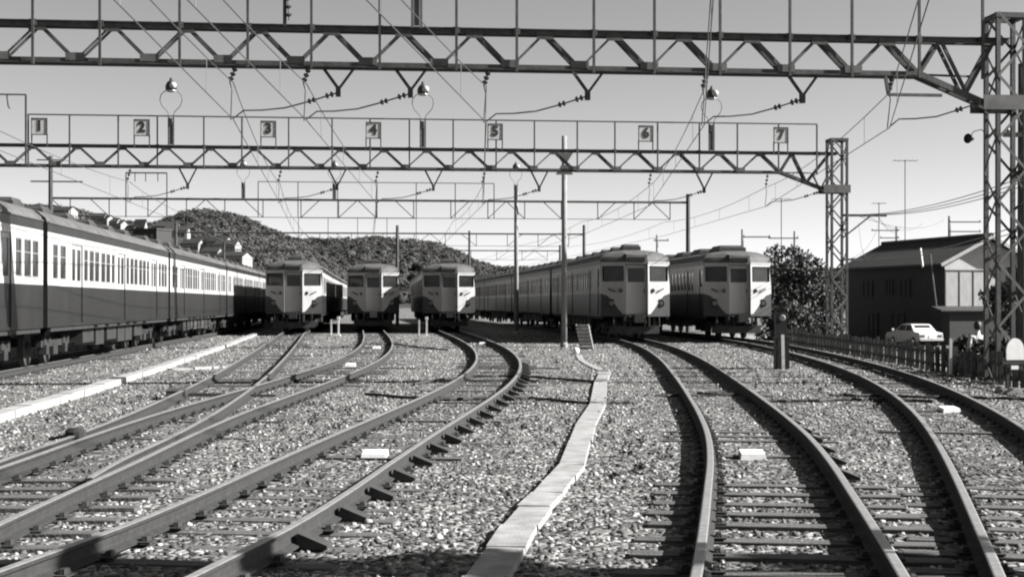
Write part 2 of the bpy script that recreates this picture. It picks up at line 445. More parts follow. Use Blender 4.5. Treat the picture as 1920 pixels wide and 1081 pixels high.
# ------------------------------------------------------------------ passenger train cars
# car frame: y = 0 at the front end, y grows backwards; z = 0 on the rail head
CAR_L, HW = 19.5, 1.45
Z_BOT, Z_SILL, Z_BAND, Z_EAVE = .95, 1.90, 3.10, 3.36
W_LO, W_HI = 2.05, 2.86
ROOF = [(1.45, 3.10), (1.45, 3.30), (1.40, 3.42), (1.22, 3.56), (.9, 3.66), (.45, 3.715), (0, 3.73)]
def window_plan(cab):
    """(y0, y1, kind) along the side: pane, door"""
    L = []
    doors = [3.35, 9.75, 16.15]
    if cab: L.append((.75, 1.35, 'cab'))
    else: L += [(.55, 1.1, 'pane'), (1.35, 2.0, 'pane')]
    for d in doors: L.append((d - .65, d + .65, 'door'))
    for d in doors[:2]:
        p = d + .85
        for w_ in (.5, .13, .62, .07, .62, .2, .62, .07, .62, .13, .5):
            if w_ > .3: L.append((p, p + w_, 'pane'))
            p += w_ + (.07 if w_ > .3 else 0)
    L += [(17.15, 17.65, 'pane'), (17.85, 18.45, 'pane'), (18.55, 19.1, 'pane')]
    return sorted(L)

SHARE = {}
def share(key, fn):
    if key not in SHARE: SHARE[key] = fn()
    return SHARE[key]

def side_wall(b, s, plan, y0):
    """one long wall, openings cut out, each with its reveals"""
    xs = s * HW
    cuts = sorted({y0, CAR_L} | {v for p in plan for v in p[:2]})
    def q(ya, yb, za, zb, mi):
        P = [(xs, ya, za), (xs, yb, za), (xs, yb, zb), (xs, ya, zb)]
        b.face(P if s > 0 else P[::-1], mi)
    def reveal(ya, yb, za, zb, dep, mi):
        xi = xs - s * dep
        for (A, B) in (((ya, za), (yb, za)), ((yb, za), (yb, zb)), ((yb, zb), (ya, zb)), ((ya, zb), (ya, za))):
            P = [(xs, A[0], A[1]), (xi, A[0], A[1]), (xi, B[0], B[1]), (xs, B[0], B[1])]
            b.face(P if s > 0 else P[::-1], mi)
    kinds = {(p[0], p[1]): p[2] for p in plan}
    for ya, yb in zip(cuts[:-1], cuts[1:]):
        k = kinds.get((ya, yb))
        if k == 'door' or k == 'cab':
            zt = 2.93 if k == 'door' else 2.93
            q(ya, yb, zt, Z_BAND, 1); reveal(ya, yb, 1.02, zt, .05, 2); q(ya, yb, Z_BOT, 1.02, 0)
        elif k == 'pane':
            q(ya, yb, Z_BOT, Z_SILL, 0); q(ya, yb, Z_SILL, W_LO, 1); q(ya, yb, W_HI, Z_BAND, 1); reveal(ya, yb, W_LO, W_HI, .035, 1)
        else:
            q(ya, yb, Z_BOT, Z_SILL, 0); q(ya, yb, Z_SILL, Z_BAND, 1)

def front_setback(z):
    pts = [(.9, 0), (2.2, 0), (3.15, .06), (3.3, .12), (3.42, .2), (3.56, .4), (3.66, .7), (3.715, 1.1), (3.73, 1.5)]
    for (z0, s0), (z1, s1) in zip(pts[:-1], pts[1:]):
        if z <= z1: return s0 + (s1 - s0) * (z - z0) / (z1 - z0)
    return pts[-1][1]
DEPTH = .48                                            # how far the outer facets sweep back
def fr(x, z, out=0.0):
    """point on the cab front at lateral x, height z"""
    ax = abs(x); y = front_setback(z) + (0 if ax <= .46 else DEPTH * (ax - .46) / (HW - .46))
    return (x, y - out, z)

def body_mesh(cab):
    b = MB()                                           # materials: 0 dark, 1 cream, 2 black, 3 roof
    plan = window_plan(cab)
    y0 = DEPTH if cab else 0.0
    for s in (-1, 1): side_wall(b, s, plan, y0)
    # upper side band and roof, lofted
    prof = [(-x, z) for x, z in ROOF] + [(x, z) for x, z in reversed(ROOF[:-1])]
    ys = [0 if not cab else None, CAR_L]
    for (x0, z0), (x1, z1) in zip(prof[:-1], prof[1:]):
        zm = max(z0, z1); mi = 0 if zm <= 3.31 else 3
        ya0, ya1 = (0, 0)
        if cab: ya0, ya1 = fr(x0, z0)[1], fr(x1, z1)[1]
        b.face([(x0, ya0, z0), (x1, ya1, z1), (x1, CAR_L, z1), (x0, CAR_L, z0)], mi)
    # rear end wall and floor
    b.face([(x, CAR_L, z) for x, z in [(-HW, Z_BOT)] + prof + [(HW, Z_BOT)]][::-1], 0)
    b.face([(-HW, y0, Z_BOT), (-HW, CAR_L, Z_BOT), (HW, CAR_L, Z_BOT), (HW, y0, Z_BOT)], 2)
    if not cab:
        b.face([(x, 0, z) for x, z in [(-HW, Z_BOT)] + prof + [(HW, Z_BOT)]], 0)
        return b.mesh('body', ['dark_paint', 'cream', 'black', 'roof_grey'])
    for s in (-1, 1):
        def q(P, mi): b.face([fr(s * x, z) for x, z in (P if s > 0 else P[::-1])], mi)
        # lower facet: dark corner below a curved cream V
        V = [(.46, 1.04), (.58, 1.06), (.75, 1.26), (.92, 1.5), (1.05, 1.68), (1.2, 1.82), (1.45, 1.9)]
        for (xa, za), (xb, zb) in zip(V[:-1], V[1:]):
            q([(xa, Z_BOT), (xb, Z_BOT), (xb, zb), (xa, za)], 0)
            q([(xa, za), (xb, zb), (xb, 1.92), (xa, 1.92)], 1)
        q([(.46, 1.92), (HW, 1.92), (HW, 2.2), (.46, 2.2)], 1)
        q([(.46, 2.2), (HW, 2.2), (HW, 2.42), (.46, 2.42)], 1)
        q([(.46, 2.42), (.56, 2.42), (.56, 3.02), (.46, 3.02)], 1)
        q([(1.36, 2.42), (HW, 2.42), (HW, 3.02), (1.36, 3.02)], 1)
        # window opening reveals
        W = [(.56, 2.42), (1.36, 2.42), (1.36, 3.02), (.56, 3.02)]
        for A, B in zip(W, W[1:] + W[:1]):
            P = [fr(s * A[0], A[1]), fr(s * A[0], A[1], -.05), fr(s * B[0], B[1], -.05), fr(s * B[0], B[1])]
            b.face(P if s > 0 else P[::-1], 2)
        q([(.46, 3.02), (HW, 3.02), (HW, 3.15), (.46, 3.15)], 1)
        rows = [(1.45, 3.15), (1.45, 3.30), (1.40, 3.42), (1.22, 3.56), (.9, 3.66)]
        for (xa, za), (xb, zb) in zip(rows[:-1], rows[1:]): q([(.46, za), (xa, za), (xb, zb), (.46, zb)], 3)
        q([(.46, 3.66), (.9, 3.66), (.46, 3.71)], 3)
    # middle, above and below the recessed gangway door
    b.face([fr(-.46, Z_BOT), fr(.46, Z_BOT), fr(.46, 1.04), fr(-.46, 1.04)], 0)
    D = [(-.46, 1.04), (.46, 1.04), (.46, 3.1), (-.46, 3.1)]
    for A, B in zip(D, D[1:] + D[:1]):
        b.face([fr(A[0], A[1]), (A[0], .3, A[1]), (B[0], .3, B[1]), fr(B[0], B[1])], 1)
    for za, zb in ((3.1, 3.3), (3.3, 3.42), (3.42, 3.56), (3.56, 3.66), (3.66, 3.715)):
        b.face([fr(-.46, za), fr(.46, za), fr(.46, zb), fr(-.46, zb)], 3)
    return b.mesh('body', ['dark_paint', 'cream', 'black', 'roof_grey'])

def pane_mesh(w_, h):
    b = MB(); b.box((0, 0, 0), (.012, w_, h)); return b.mesh('window', 'glass')
def frame_mesh(w_, h):
    b = MB(); t = .028
    for z in (-1, 1): b.box((0, 0, z * (h / 2 - t / 2)), (.03, w_, t))
    b.box((0, 0, .12), (.03, w_ - 2 * t, .022))
    for y in (-1, 1): b.box((0, y * (w_ / 2 - t / 2), 0), (.03, t, h - 2 * t))
    return b.mesh('window_frame', 'window_frame')
def leaf_mesh():
    b = MB(); w_ = .645
    b.box((0, 0, (1.02 + Z_SILL) / 2), (.03, w_, Z_SILL - 1.02), 0)
    zc = (Z_SILL + 2.93) / 2
    b.box((0, 0, (Z_SILL + 2.05) / 2), (.03, w_, 2.05 - Z_SILL), 1); b.box((0, 0, 2.875), (.03, w_, .11), 1)
    for y in (-1, 1): b.box((0, y * .27, 2.435), (.03, .105, .77), 1)
    return b.mesh('door_leaf', ['dark_paint', 'cream'])
def door_glass():
    b = MB(); b.box((0, 0, 2.435), (.012, .435, .77)); return b.mesh('window', 'glass')
def bogie_frame():
    b = MB()
    for s in (-1, 1):
        b.beam((s * .98, -1.55, .55), (s * .98, 1.55, .55), .12, .16)
        b.box((s * .98, 0, .42), (.14, .5, .3)); b.box((s * .62, 0, .55), (.7, .3, .18))
        for y in (-1.05, 1.05):
            b.box((s * 1.0, y, .43), (.18, .3, .26)); b.lathe([(.09, -.1), (.09, .1)], (s * 1.02, y + .24, .62), 8); b.lathe([(.09, -.1), (.09, .1)], (s * 1.02, y - .24, .62), 8)
    b.box((0, 0, .55), (1.8, .4, .22)); return b.mesh('bogie', 'underframe')
def wheel_mesh():
    b = MB(); b.lathe([(.45, -.07), (.45, -.03), (.43, -.025), (.43, .055), (.4, .06), (.15, .04), (.12, .08)], (0, 0, 0), 20, axis='x'); return b.mesh('wheel', 'underbox')
def vent_mesh(w_, l, h):
    b = MB(); b.box((0, 0, h * .35), (w_, l, h * .7)); b.box((0, 0, h * .85), (w_ * .92, l * .9, h * .3), taper=.86)
    return b.mesh('roof_ventilator', 'vent_dark')
def equip_mesh(l, h, k):
    b = MB(); w_ = .62
    b.box((0, 0, -h / 2), (w_, l, h)); b.box((0, 0, -.03), (w_ + .5, .06, .06))
    if k:
        b.box((w_ / 2 + .008, 0, -h / 2), (.016, l * .8, h * .75)); b.box((-w_ / 2 - .008, 0, -h / 2), (.016, l * .8, h * .75))
    return b.mesh('underfloor_box', 'underbox' if k else 'underframe')

CAB_BODY = body_mesh(True); MID_BODY = body_mesh(False)
def make_car(cab, seed, rich=True, vents='box', panto=False):
    r = random.Random(seed)
    root = link('train_car', None)
    link('body', CAB_BODY if cab else MID_BODY, root)
    for (ya, yb, k) in window_plan(cab):
        yc, w_ = (ya + yb) / 2, round(yb - ya, 3)
        for s in (-1, 1):
            if k == 'pane':
                h = W_HI - W_LO
                wo_ = link('window', share(('p', w_), lambda: pane_mesh(w_, h)), root, (s * (HW - .034), yc, (W_LO + W_HI) / 2))
                if rich: link('window_frame', share(('f', w_), lambda: frame_mesh(w_, h)), wo_, (s * .012, 0, 0))
            elif k == 'door':
                for q in (-1, 1):
                    d = link('door_leaf', share('leaf', leaf_mesh), root, (s * (HW - .045), yc + q * .325, 0))
                    link('window', share('dglass', door_glass), d, (s * -.004, 0, 0))
            else:
                d = link('cab_door', share('cabdoor', cab_door), root, (s * (HW - .045), yc, 0))
    for yb in (2.75, 16.75):
        g = link('bogie', share('bogie', bogie_frame), root, (0, yb, 0))
        for dy in (-1.05, 1.05):
            for s in (-1, 1): link('wheel', share('wheel', wheel_mesh), g, (s * .56, dy, .43), 0 if s > 0 else math.pi)
    y = 5.0
    while y < 14.2:
        l, h, k = r.choice([(.8, .5, 0), (1.2, .55, 0), (.6, .45, 1), (1.0, .5, 1), (1.5, .45, 0)])
        for s in (-1, 1): link('underfloor_box', share(('e', l, h, k), lambda: equip_mesh(l, h, k)), root, (s * .95, y + l / 2, .93))
        y += l + r.uniform(.12, .5)
    part('solebar', lambda b: [b.box((s * 1.36, CAR_L / 2 + .2, .9), (.1, CAR_L - .6, .1)) for s in (-1, 1)] + [b.box((0, CAR_L / 2, .82), (1.0, CAR_L - 1.2, .22))], 'underframe', root)
    if not cab: part('gangway', gangway, 'gangway', root)
    part('gutter', lambda b: [b.beam((s * 1.462, DEPTH if cab else .05, 3.32), (s * 1.462, CAR_L - .05, 3.32), .03, .03) for s in (-1, 1)], 'roof_grey', root)
    if vents == 'box':
        for i in range(6): link('roof_ventilator', share('vent', lambda: vent_mesh(.75, 1.15, .3)), root, (0, 1.9 + i * 3.1, 3.68))
    else:
        for i, yy in enumerate((2.4, 6.5, 10.6, 14.7)): link('roof_ventilator', share('unit', lambda: vent_mesh(1.15, 2.1, .32)), root, (0, yy, 3.66))
    if panto: part('pantograph', pantograph, 'vent_dark', root)
    if cab: cab_front(root)
    return root
def cab_door():
    b = MB(); b.box((0, 0, (1.02 + Z_SILL) / 2), (.03, .595, Z_SILL - 1.02), 0); b.box((0, 0, (Z_SILL + 2.2) / 2), (.03, .595, 2.2 - Z_SILL), 1)
    b.box((0, 0, 2.895), (.03, .595, .07), 1); b.box((0, 0, 2.53), (.02, .595, .66), 2); return b.mesh('cab_door', ['dark_paint', 'cream', 'glass'])
def gangway(b):
    for y in (-.08, -.17, -.26): b.box((0, y, 2.05), (.95 if y != -.17 else .86, .07, 2.05))
    b.box((0, -.17, 2.05), (.8, .3, 1.95))
    b.box((0, -.3, .82), (.4, .7, .28))
def pantograph(b):
    y = 16.2
    for s in (-1, 1):
        b.beam((s * .7, y - .9, 3.88), (s * .7, y + .9, 3.88), .06)
        for k in (-.8, .8): b.lathe([(.05, 3.66), (.08, 3.72), (.05, 3.78), (.08, 3.83), (.05, 3.88)], (s * .7, y + k, 0), 8)
        b.beam((s * .65, y - .75, 3.92), (s * .5, y + .55, 4.02), .04); b.beam((s * .5, y + .55, 4.02), (s * .4, y - .15, 4.1), .04)
    for k in (-.15, .15): b.beam((-.6, y + k, 4.12), (.6, y + k, 4.12), .05)
    b.beam((-.7, y - .9, 3.88), (.7, y - .9, 3.88), .06); b.beam((-.7, y + .9, 3.88), (.7, y + .9, 3.88), .06)
def cab_front(root):
    def pane(b, s):
        P = [fr(s * x, z, -.04) for x, z in ((.56, 2.42), (1.36, 2.42), (1.36, 3.02), (.56, 3.02))]
        b.face(P if s > 0 else P[::-1])
    for s in (-1, 1):
        w_ = part('cab_window', lambda b: pane(b, s), 'glass', root)
        part('window_frame', lambda b: [b.beam(fr(s * A[0], A[1], .004), fr(s * B[0], B[1], .004), .03, .03) for A, B in (((.56, 2.42), (1.36, 2.42)), ((1.36, 2.42), (1.36, 3.02)), ((1.36, 3.02), (.56, 3.02)), ((.56, 3.02), (.56, 2.42)))], 'gangway', w_)
        c = fr(s * 1.03, 1.5)
        hl = part('headlight', lambda b: b.lathe([(.17, -.04), (.175, .05), (.15, .075), (.14, .04)], c, 16, axis='y'), 'underframe', root)
        part('lens', lambda b: b.lathe([(.138, .0), (.13, .05), (.07, .07)], c, 16, axis='y'), 'lamp_glass', hl)
        c2 = fr(s * .68, 2.02)
        part('tail_lamp', lambda b: b.lathe([(.085, -.03), (.085, .05), (.06, .07)], c2, 12, axis='y'), 'vent_dark', root)
        part('grab_handle', lambda b: b.beam(fr(s * .9, 1.98, .03), fr(s * 1.16, 2.1, .03), .1, .045), 'vent_dark', root)
        part('step', lambda b: [b.box((s * .75, .05, .55), (.5, .1, .04)), b.beam((s * .95, .05, .55), (s * .95, .12, .97), .035), b.beam((s * .55, .05, .55), (s * .55, .12, .97), .035)], 'underbox', root)
    d = part('gangway_door', lambda b: [b.box((0, .27, 1.71), (.9, .05, 1.32)), b.box((0, .27, 3.02), (.9, .05, .14)), b.box((-.4, .27, 2.66), (.1, .05, .58)), b.box((.4, .27, 2.66), (.1, .05, .58))], 'cream', root)
    part('window', lambda b: b.box((0, .28, 2.66), (.7, .02, .58)), 'glass', d)
    part('handle', lambda b: b.box((.33, .235, 2.0), (.04, .03, .16)), 'vent_dark', d)
    dbx = part('destination_box', lambda b: b.hexa([(-.44, .02, 3.12), (.44, .02, 3.12), (.44, .9, 3.12), (-.44, .9, 3.12), (-.43, .07, 3.5), (.43, .07, 3.5), (.43, .9, 3.66), (-.43, .9, 3.66)]), 'roof_grey', root)
    part('destination_panel', lambda b: b.prism([(-.34, .035, 3.2), (.34, .035, 3.2), (.34, .05, 3.4), (-.34, .05, 3.4)], (0, -.02, 0)), 'glass', dbx)
    part('front_gutter', lambda b: [b.beam(fr(s * xa, za, .012), fr(s * xb, zb, .012), .04, .05) for s in (-1, 1) for (xa, za), (xb, zb) in (((.46, 3.17), (1.44, 3.17)),)], 'cream', root)
    cp = part('coupler', lambda b: [b.box((0, -.25, .88), (.3, .6, .26)), b.box((0, -.52, .88), (.4, .22, .34)), b.box((.5, -.06, .75), (.08, .1, .4)), b.box((-.5, -.06, .75), (.08, .1, .4)), b.tube([(.3, 0, .95), (.32, -.25, .75), (.28, -.1, .5)], .035, 6), b.tube([(-.3, 0, .95), (-.32, -.25, .75), (-.28, -.1, .5)], .035, 6)], 'underframe', root)
    part('rail_guard', lambda b: [b.box((0, .7, .38), (2.1, .06, .3)), b.box((.85, .75, .68), (.1, .1, .4)), b.box((-.85, .75, .68), (.1, .1, .4))], 'underbox', root)

PITCH = 20.0
def point_back(key, y, dist):
    s = slope(key, y); return y + dist / math.hypot(1, s)
def place_car(root, key, yfront, label, group):
    y1 = point_back(key, yfront, 2.75); y2 = point_back(key, yfront, 16.75)
    p1 = Vector((PATH[key](y1), y1, 0)); p2 = Vector((PATH[key](y2), y2, 0)); d = (p2 - p1).normalized()
    o = p1 - d * 2.75; o.z = RAILZ
    root.location = o; root.rotation_euler = (0, 0, math.atan2(-d.x, d.y))
    return tag(root, label, 'train car', group)
def rake(key, y0, n, labels, group, cab_first=True, vents='box', rich=True, panto=()):
    y = y0
    for i in range(n):
        c = make_car(cab_first and i == 0, hash((key, i)) % 1000 if False else len(key) * 31 + i * 7, rich, vents, i in panto)
        place_car(c, key, y, labels[i], group); y = point_back(key, y, PITCH)
G = 'passenger train cars standing in the yard'
rake('second', 13.45, 6, ['two-tone passenger car nearest the slab turnout, cut off by the picture edge',
  'sunlit two-tone passenger car beside the white trough, second of its train', 'third car of the long sunlit train beside the white trough',
  'fourth car of the long sunlit train, its lower side in shade', 'fifth car of the long sunlit train behind the shaded one', 'last car of the long sunlit train'],
  G, cab_first=False, panto=(0,))
rake('third', 76.5, 4, ['cab car facing out right beside the long sunlit train', 'sunlit car behind the cab beside the long train', 'third car behind the cab beside the long train', 'fourth car behind the cab beside the long train'], G, rich=False)
rake('fourth', 83, 2, ['cab car between two others, in front of the wooded hill', 'car behind the middle cab of the three hillside cabs'], G, rich=False)
rake('fifth', 82.5, 2, ['cab car at the end of the S-curved track', 'car behind the cab on the S-curved track'], G, rich=False)
rake('sixth', 61.6, 5, ['cab car beside the concrete pole with a leaning slatted board', 'shaded car behind the cab beside the concrete pole', 'third shaded car of the train behind the concrete pole', 'fourth shaded car of the train behind the concrete pole', 'fifth shaded car of the train behind the concrete pole'], G)
rake('seventh', 62.6, 3, ['cab car next to the dark trees and the picket fence', 'car with roof units behind the cab next to the trees', 'third car behind the cab next to the trees'], G, vents='unit')

# ------------------------------------------------------------------ gantries over the tracks
SKEW = math.radians(5.9)
def gantry_point(G_, lx, z): 
    return Vector((lx * math.cos(SKEW), G_['y0'] + lx * math.sin(SKEW), z))
def lattice_pillar(root, lx, ztop, w_=.58, base=-.1, step=.62, gusset=None):
    h = w_ / 2
    pil = part('pillar', lambda b: [b.box((lx + sx * h, sy * h, (base + ztop) / 2), (.085, .085, ztop - base)) for sx in (-1, 1) for sy in (-1, 1)], 'steel', root)
    n = int((ztop - base) / step); st = (ztop - base) / n
    for f in range(4):
        b = MB()
        for i in range(n):
            z0, z1 = base + i * st, base + (i + 1) * st; a0, a1 = (-h, h) if i % 2 == 0 else (h, -h)
            if f < 2:
                y = (h + .045) * (1 if f else -1); b.beam((lx + a0, y, z0), (lx + a1, y, z1), .055, .012, up=(0, 1, 0))
            else:
                x = (h + .045) * (1 if f == 3 else -1); b.beam((lx + x, a0, z0), (lx + x, a1, z1), .055, .012, up=(1, 0, 0))
        b.build('lacing', 'steel_light', pil)
    part('cap_frame', lambda b: [b.box((lx, sy * h, ztop - .05), (w_ + .1, .1, .1)) for sy in (-1, 1)] + [b.box((lx + sx * h, 0, ztop - .051), (.1, w_ - .1, .1)) for sx in (-1, 1)], 'steel', pil)
    for zz, hh in (gusset or []):
        for sy in (-1, 1): part('gusset', lambda b: b.box((lx - .1, sy * (h + .06), zz), (w_ + .45, .014, hh)), 'steel_light', pil)
    part('footing', lambda b: b.box((lx, 0, base - .1), (1.0, 1.0, .5)), 'concrete', pil)
    return pil
def truss_gantry(label, y0, xl, xr, zb, zt, panel, rail_z, depth=.26, cw=.1, knee=1.9, drop=.68, hand_from=None, hand_to=None, ztop_p=None):
    G_ = {'y0': y0, 'zb': zb, 'zt': zt}
    root = thing('catenary_gantry', label, 'gantry', (0, y0, 0), SKEW, 'steel gantries across the tracks'); G_['root'] = root
    h = depth / 2; xk = xr - knee
    for sy in (-1, 1):
        y = sy * h
        part('top_chord', lambda b: [b.beam((xl, y, zt), (xr, y, zt), cw, cw), b.beam((xl, y + sy * .03, zt + cw * .45), (xr, y + sy * .03, zt + cw * .45), cw * 1.5, .015)], 'steel', root)
        part('bottom_chord', lambda b: [b.beam((xl, y, zb), (xk, y, zb), cw, cw), b.beam((xk, y, zb), (xr - .25, y, zb - drop), cw, cw * 1.15), b.beam((xl, y + sy * .03, zb - cw * .45), (xk, y + sy * .03, zb - cw * .45), cw * 1.5, .015)], 'steel', root)
        n = int((xk - xl) / panel)
        x = xk - n * panel
        for i in range(n):
            xa = x + i * panel; xm, xb = xa + panel / 2, xa + panel
            dn = MB(); dn.beam((xa, y, zb), (xm, y, zt), .035 if sy < 0 else .045, .05, up=(0, 1, 0)); dn.build('diagonal', 'steel_light', root)
            up_ = MB(); up_.beam((xm, y, zt), (xb, y, zb), .07, .075, up=(0, 1, 0)); up_.build('diagonal', 'steel', root)
            if sy < 0:
                part('gusset', lambda b: b.box((xm, y - .06, zt - .07), (.34, .014, .16)), 'steel', root)
                part('gusset', lambda b: b.box((xa, y - .06, zb + .07), (.36, .014, .15)), 'steel_light', root)
        # knee braces beside the pillar
        for p, q in (((xk, zb), (xk + .45, zt)), ((xk + .45, zt), (xk + 1.0, zb - drop * .55)), ((xk + 1.0, zb - drop * .55), (xr - .3, zt))):
            part('knee_brace', lambda b: b.beam((p[0], y, p[1]), (q[0], y, q[1]), .06, .07, up=(0, 1, 0)), 'steel', root)
    k = 0; x = xl + .3
    while x < xk:
        part('tie', lambda b: b.beam((x, -h + .05, zb - .012 if k % 2 else zb), (x + (panel if k % 3 == 0 else 0), h - .05, zb - .012 if k % 2 else zb), .05, .04), 'steel', root); x += panel; k += 1
    lattice_pillar(root, xr, ztop_p or zt + .56, gusset=[(zb - drop + .1, .3)])
    lattice_pillar(root, xl, ztop_p or zt + .56)
    if rail_z:
        ha, hb = hand_from if hand_from is not None else xl, hand_to if hand_to is not None else xr - .6
        hr = part('handrail', lambda b: [b.beam((ha, -h - .12, rail_z), (hb, -h - .12, rail_z), .045, .045)], 'steel', root)
        n = int((hb - ha) / panel) + 1; st = (hb - ha) / n
        for i in range(n + 1):
            xx = ha + i * st + (0 if i in (0, n) else R.uniform(-.12, .12))
            part('post', lambda b: b.beam((xx, -h - .12, zb - .1), (xx, -h - .12, rail_z), .05, .05), 'steel', root)
            part('post_cleat', lambda b: b.box((xx, -h - .06, zt), (.14, .1, .12)), 'steel', root)
    return G_
G1 = truss_gantry('near steel truss gantry whose posts rise out of the picture', 29.95, -17.5, 10.3, 6.37, 7.08, 1.41, 8.15, cw=.1)
G2 = truss_gantry('steel truss gantry with a handrail and numbered boards', 54.75, -23, 12.25, 6.55, 7.26, 1.55, 8.33, cw=.09, knee=2.2, drop=.72, hand_from=-17.2, hand_to=11.4)
# raised end section of the second gantry's handrail, and its mid column
part('raised_frame', lambda b: [b.beam((-23, -.4, 9.0), (-17.25, -.4, 9.0), .05), b.beam((-17.25, -.4, 6.5), (-17.25, -.4, 9.0), .06), b.beam((-20, -.4, 6.5), (-20, -.4, 9.0), .05), b.tube([(-17.9, -.4, 9.0), (-17.85, -.4, 8.6), (-17.8, -.4, 8.5)], .03, 6)], 'steel', G2['root'])

def mid_pole(px, py_base, top_py, r0, r1, label, mats='concrete_pole', plates=()):
    p = at(px, py_base, 0); zt = atY(px, top_py, p.y).z
    o = thing('support_pole', label, 'pole', (p.x, p.y, 0), 0)
    part('shaft', lambda b: b.tube([(0, 0, -.2), (0, 0, zt * .5), (0, 0, zt)], [r0, (r0 + r1) / 2, r1], 14), mats, o, True)
    part('base_collar', lambda b: b.lathe([(r0 * 1.5, -.1), (r0 * 1.5, .12), (r0 * 1.1, .2)], n=14), 'concrete', o)
    for z, w_, hh, up in plates:
        part('bracket_plate', lambda b: b.prism([(-w_, -r1 - .03, z), (w_, -r1 - .03, z), (.12, -r1 - .03, z + hh), (-.12, -r1 - .03, z + hh)] if up else [(-w_, -r1 - .03, z), (-.12, -r1 - .03, z - hh), (.12, -r1 - .03, z - hh), (w_, -r1 - .03, z)], (0, .02, 0)), 'concrete_pole', o)
    return o
mid_pole(1058, 651, 255, .11, .095, 'tall pale concrete pole in front of the numbered gantry', plates=((7.32, .33, .33, False), (6.5, .33, .36, True)))
mid_pole(968, 627, 360, .13, .11, 'slim concrete pole carrying the pipe gantry behind', plates=())

# ------------------------------------------------------------------ numbered boards on the second gantry
def text_mesh(ch, size):
    cu = bpy.data.curves.new('digit', 'FONT'); cu.body = ch; cu.size = size; cu.align_x = 'CENTER'; cu.align_y = 'CENTER'
    cu.extrude = .006; cu.offset = .02; cu.resolution_u = 3
    ob = bpy.data.objects.new('digit_source', cu); COL.objects.link(ob)
    dg = bpy.context.evaluated_depsgraph_get(); me = bpy.data.meshes.new_from_object(ob.evaluated_get(dg))
    bpy.data.objects.remove(ob); me.materials.clear(); me.materials.append(MATS['black']); return me
WORDS = dict(zip('1234567', ('one', 'two', 'three', 'four', 'five', 'six', 'seven')))
for ch, px in zip('1234567', (77, 268, 504, 700, 927, 1208, 1460)):
    lx = (px - 960) / FPX * 54.75 / (math.cos(SKEW) - (px - 960) / FPX * math.sin(SKEW))
    p = gantry_point(G2, lx, G2['zt'])
    o = thing('number_board', 'square board bearing the black number %s on the gantry' % WORDS[ch], 'sign', p, SKEW, 'numbered boards on the gantry')
    bd = part('board', lambda b: b.box((0, -.3, .64), (.5, .025, .56)), 'sign_board', o)
    part('rim', lambda b: [b.box((0, -.305, .64 + s * .285), (.56, .05, .03)) for s in (-1, 1)] + [b.box((s * .265, -.305, .64), (.03, .05, .54)) for s in (-1, 1)], 'steel', bd)
    t = link('digit', text_mesh(ch, .5), bd); t.rotation_euler = (math.radians(90), 0, 0); t.location = (0, -.32, .65)
    for s in (-1, 1): part('leg', lambda b: b.box((s * .265, -.27, .16), (.04, .04, .46)), 'steel', o)

# ------------------------------------------------------------------ lamps on the gantries
def yard_lamp(G_, px, label, sc=1.0, off=0):
    lx = (px - 960) / FPX * G_['y0'] / (math.cos(SKEW) - (px - 960) / FPX * math.sin(SKEW))
    p = gantry_point(G_, lx, G_['zt'])
    o = thing('yard_lamp', label, 'lamp', p, SKEW, 'lyre-shaped lamps on the gantries'); o.scale = (sc,) * 3
    pp = part('post', lambda b: [b.beam((s * .085, -.35, 0), (s * .085, -.35, 1.05), .055, .06) for s in (-1, 1)] + [b.box((0, -.33, .45), (.1, .02, .8))], 'steel_light', o)
    part('ballast_box', lambda b: b.box((-.02, -.38, .85), (.12, .1, .26)), 'black', pp)
    arms = []
    for s in (-1, 1):
        pts = [(s * .07, 1.05), (s * .12, 1.2), (s * .32, 1.42), (s * .39, 1.62), (s * .36, 1.8), (s * .24, 1.93), (s * .1, 1.97)]
        part('arm', lambda b: b.tube([(x, -.35, z) for x, z in pts], .015, 6), 'steel', o)
    hd = part('lamp_head', lambda b: b.lathe([(.15, 1.97), (.2, 2.0), (.2, 2.14), (.14, 2.26), (.06, 2.32), (.05, 2.4), (.02, 2.42)], (0, -.35, 0), 16), 'black', o, True)
    part('glass_bowl', lambda b: b.lathe([(.02, 1.9), (.14, 1.92), (.2, 1.97)], (0, -.35, 0), 16), 'porcelain', hd, True)
    part('side_lamp', lambda b: b.lathe([(.1, -.08), (.13, .0), (.09, .1), (.03, .13)], (.09, -.56, 2.12), 12, axis='y'), 'porcelain', hd, True)
for px, ex in ((323, 'between boards two and three'), (792, 'between boards four and five'), (1330, 'between boards six and seven')):
    yard_lamp(G2, px, 'lyre-shaped lamp on the numbered gantry ' + ex)
yard_lamp(G1, 780, 'lamp post on the near gantry, cut off by the picture edge')

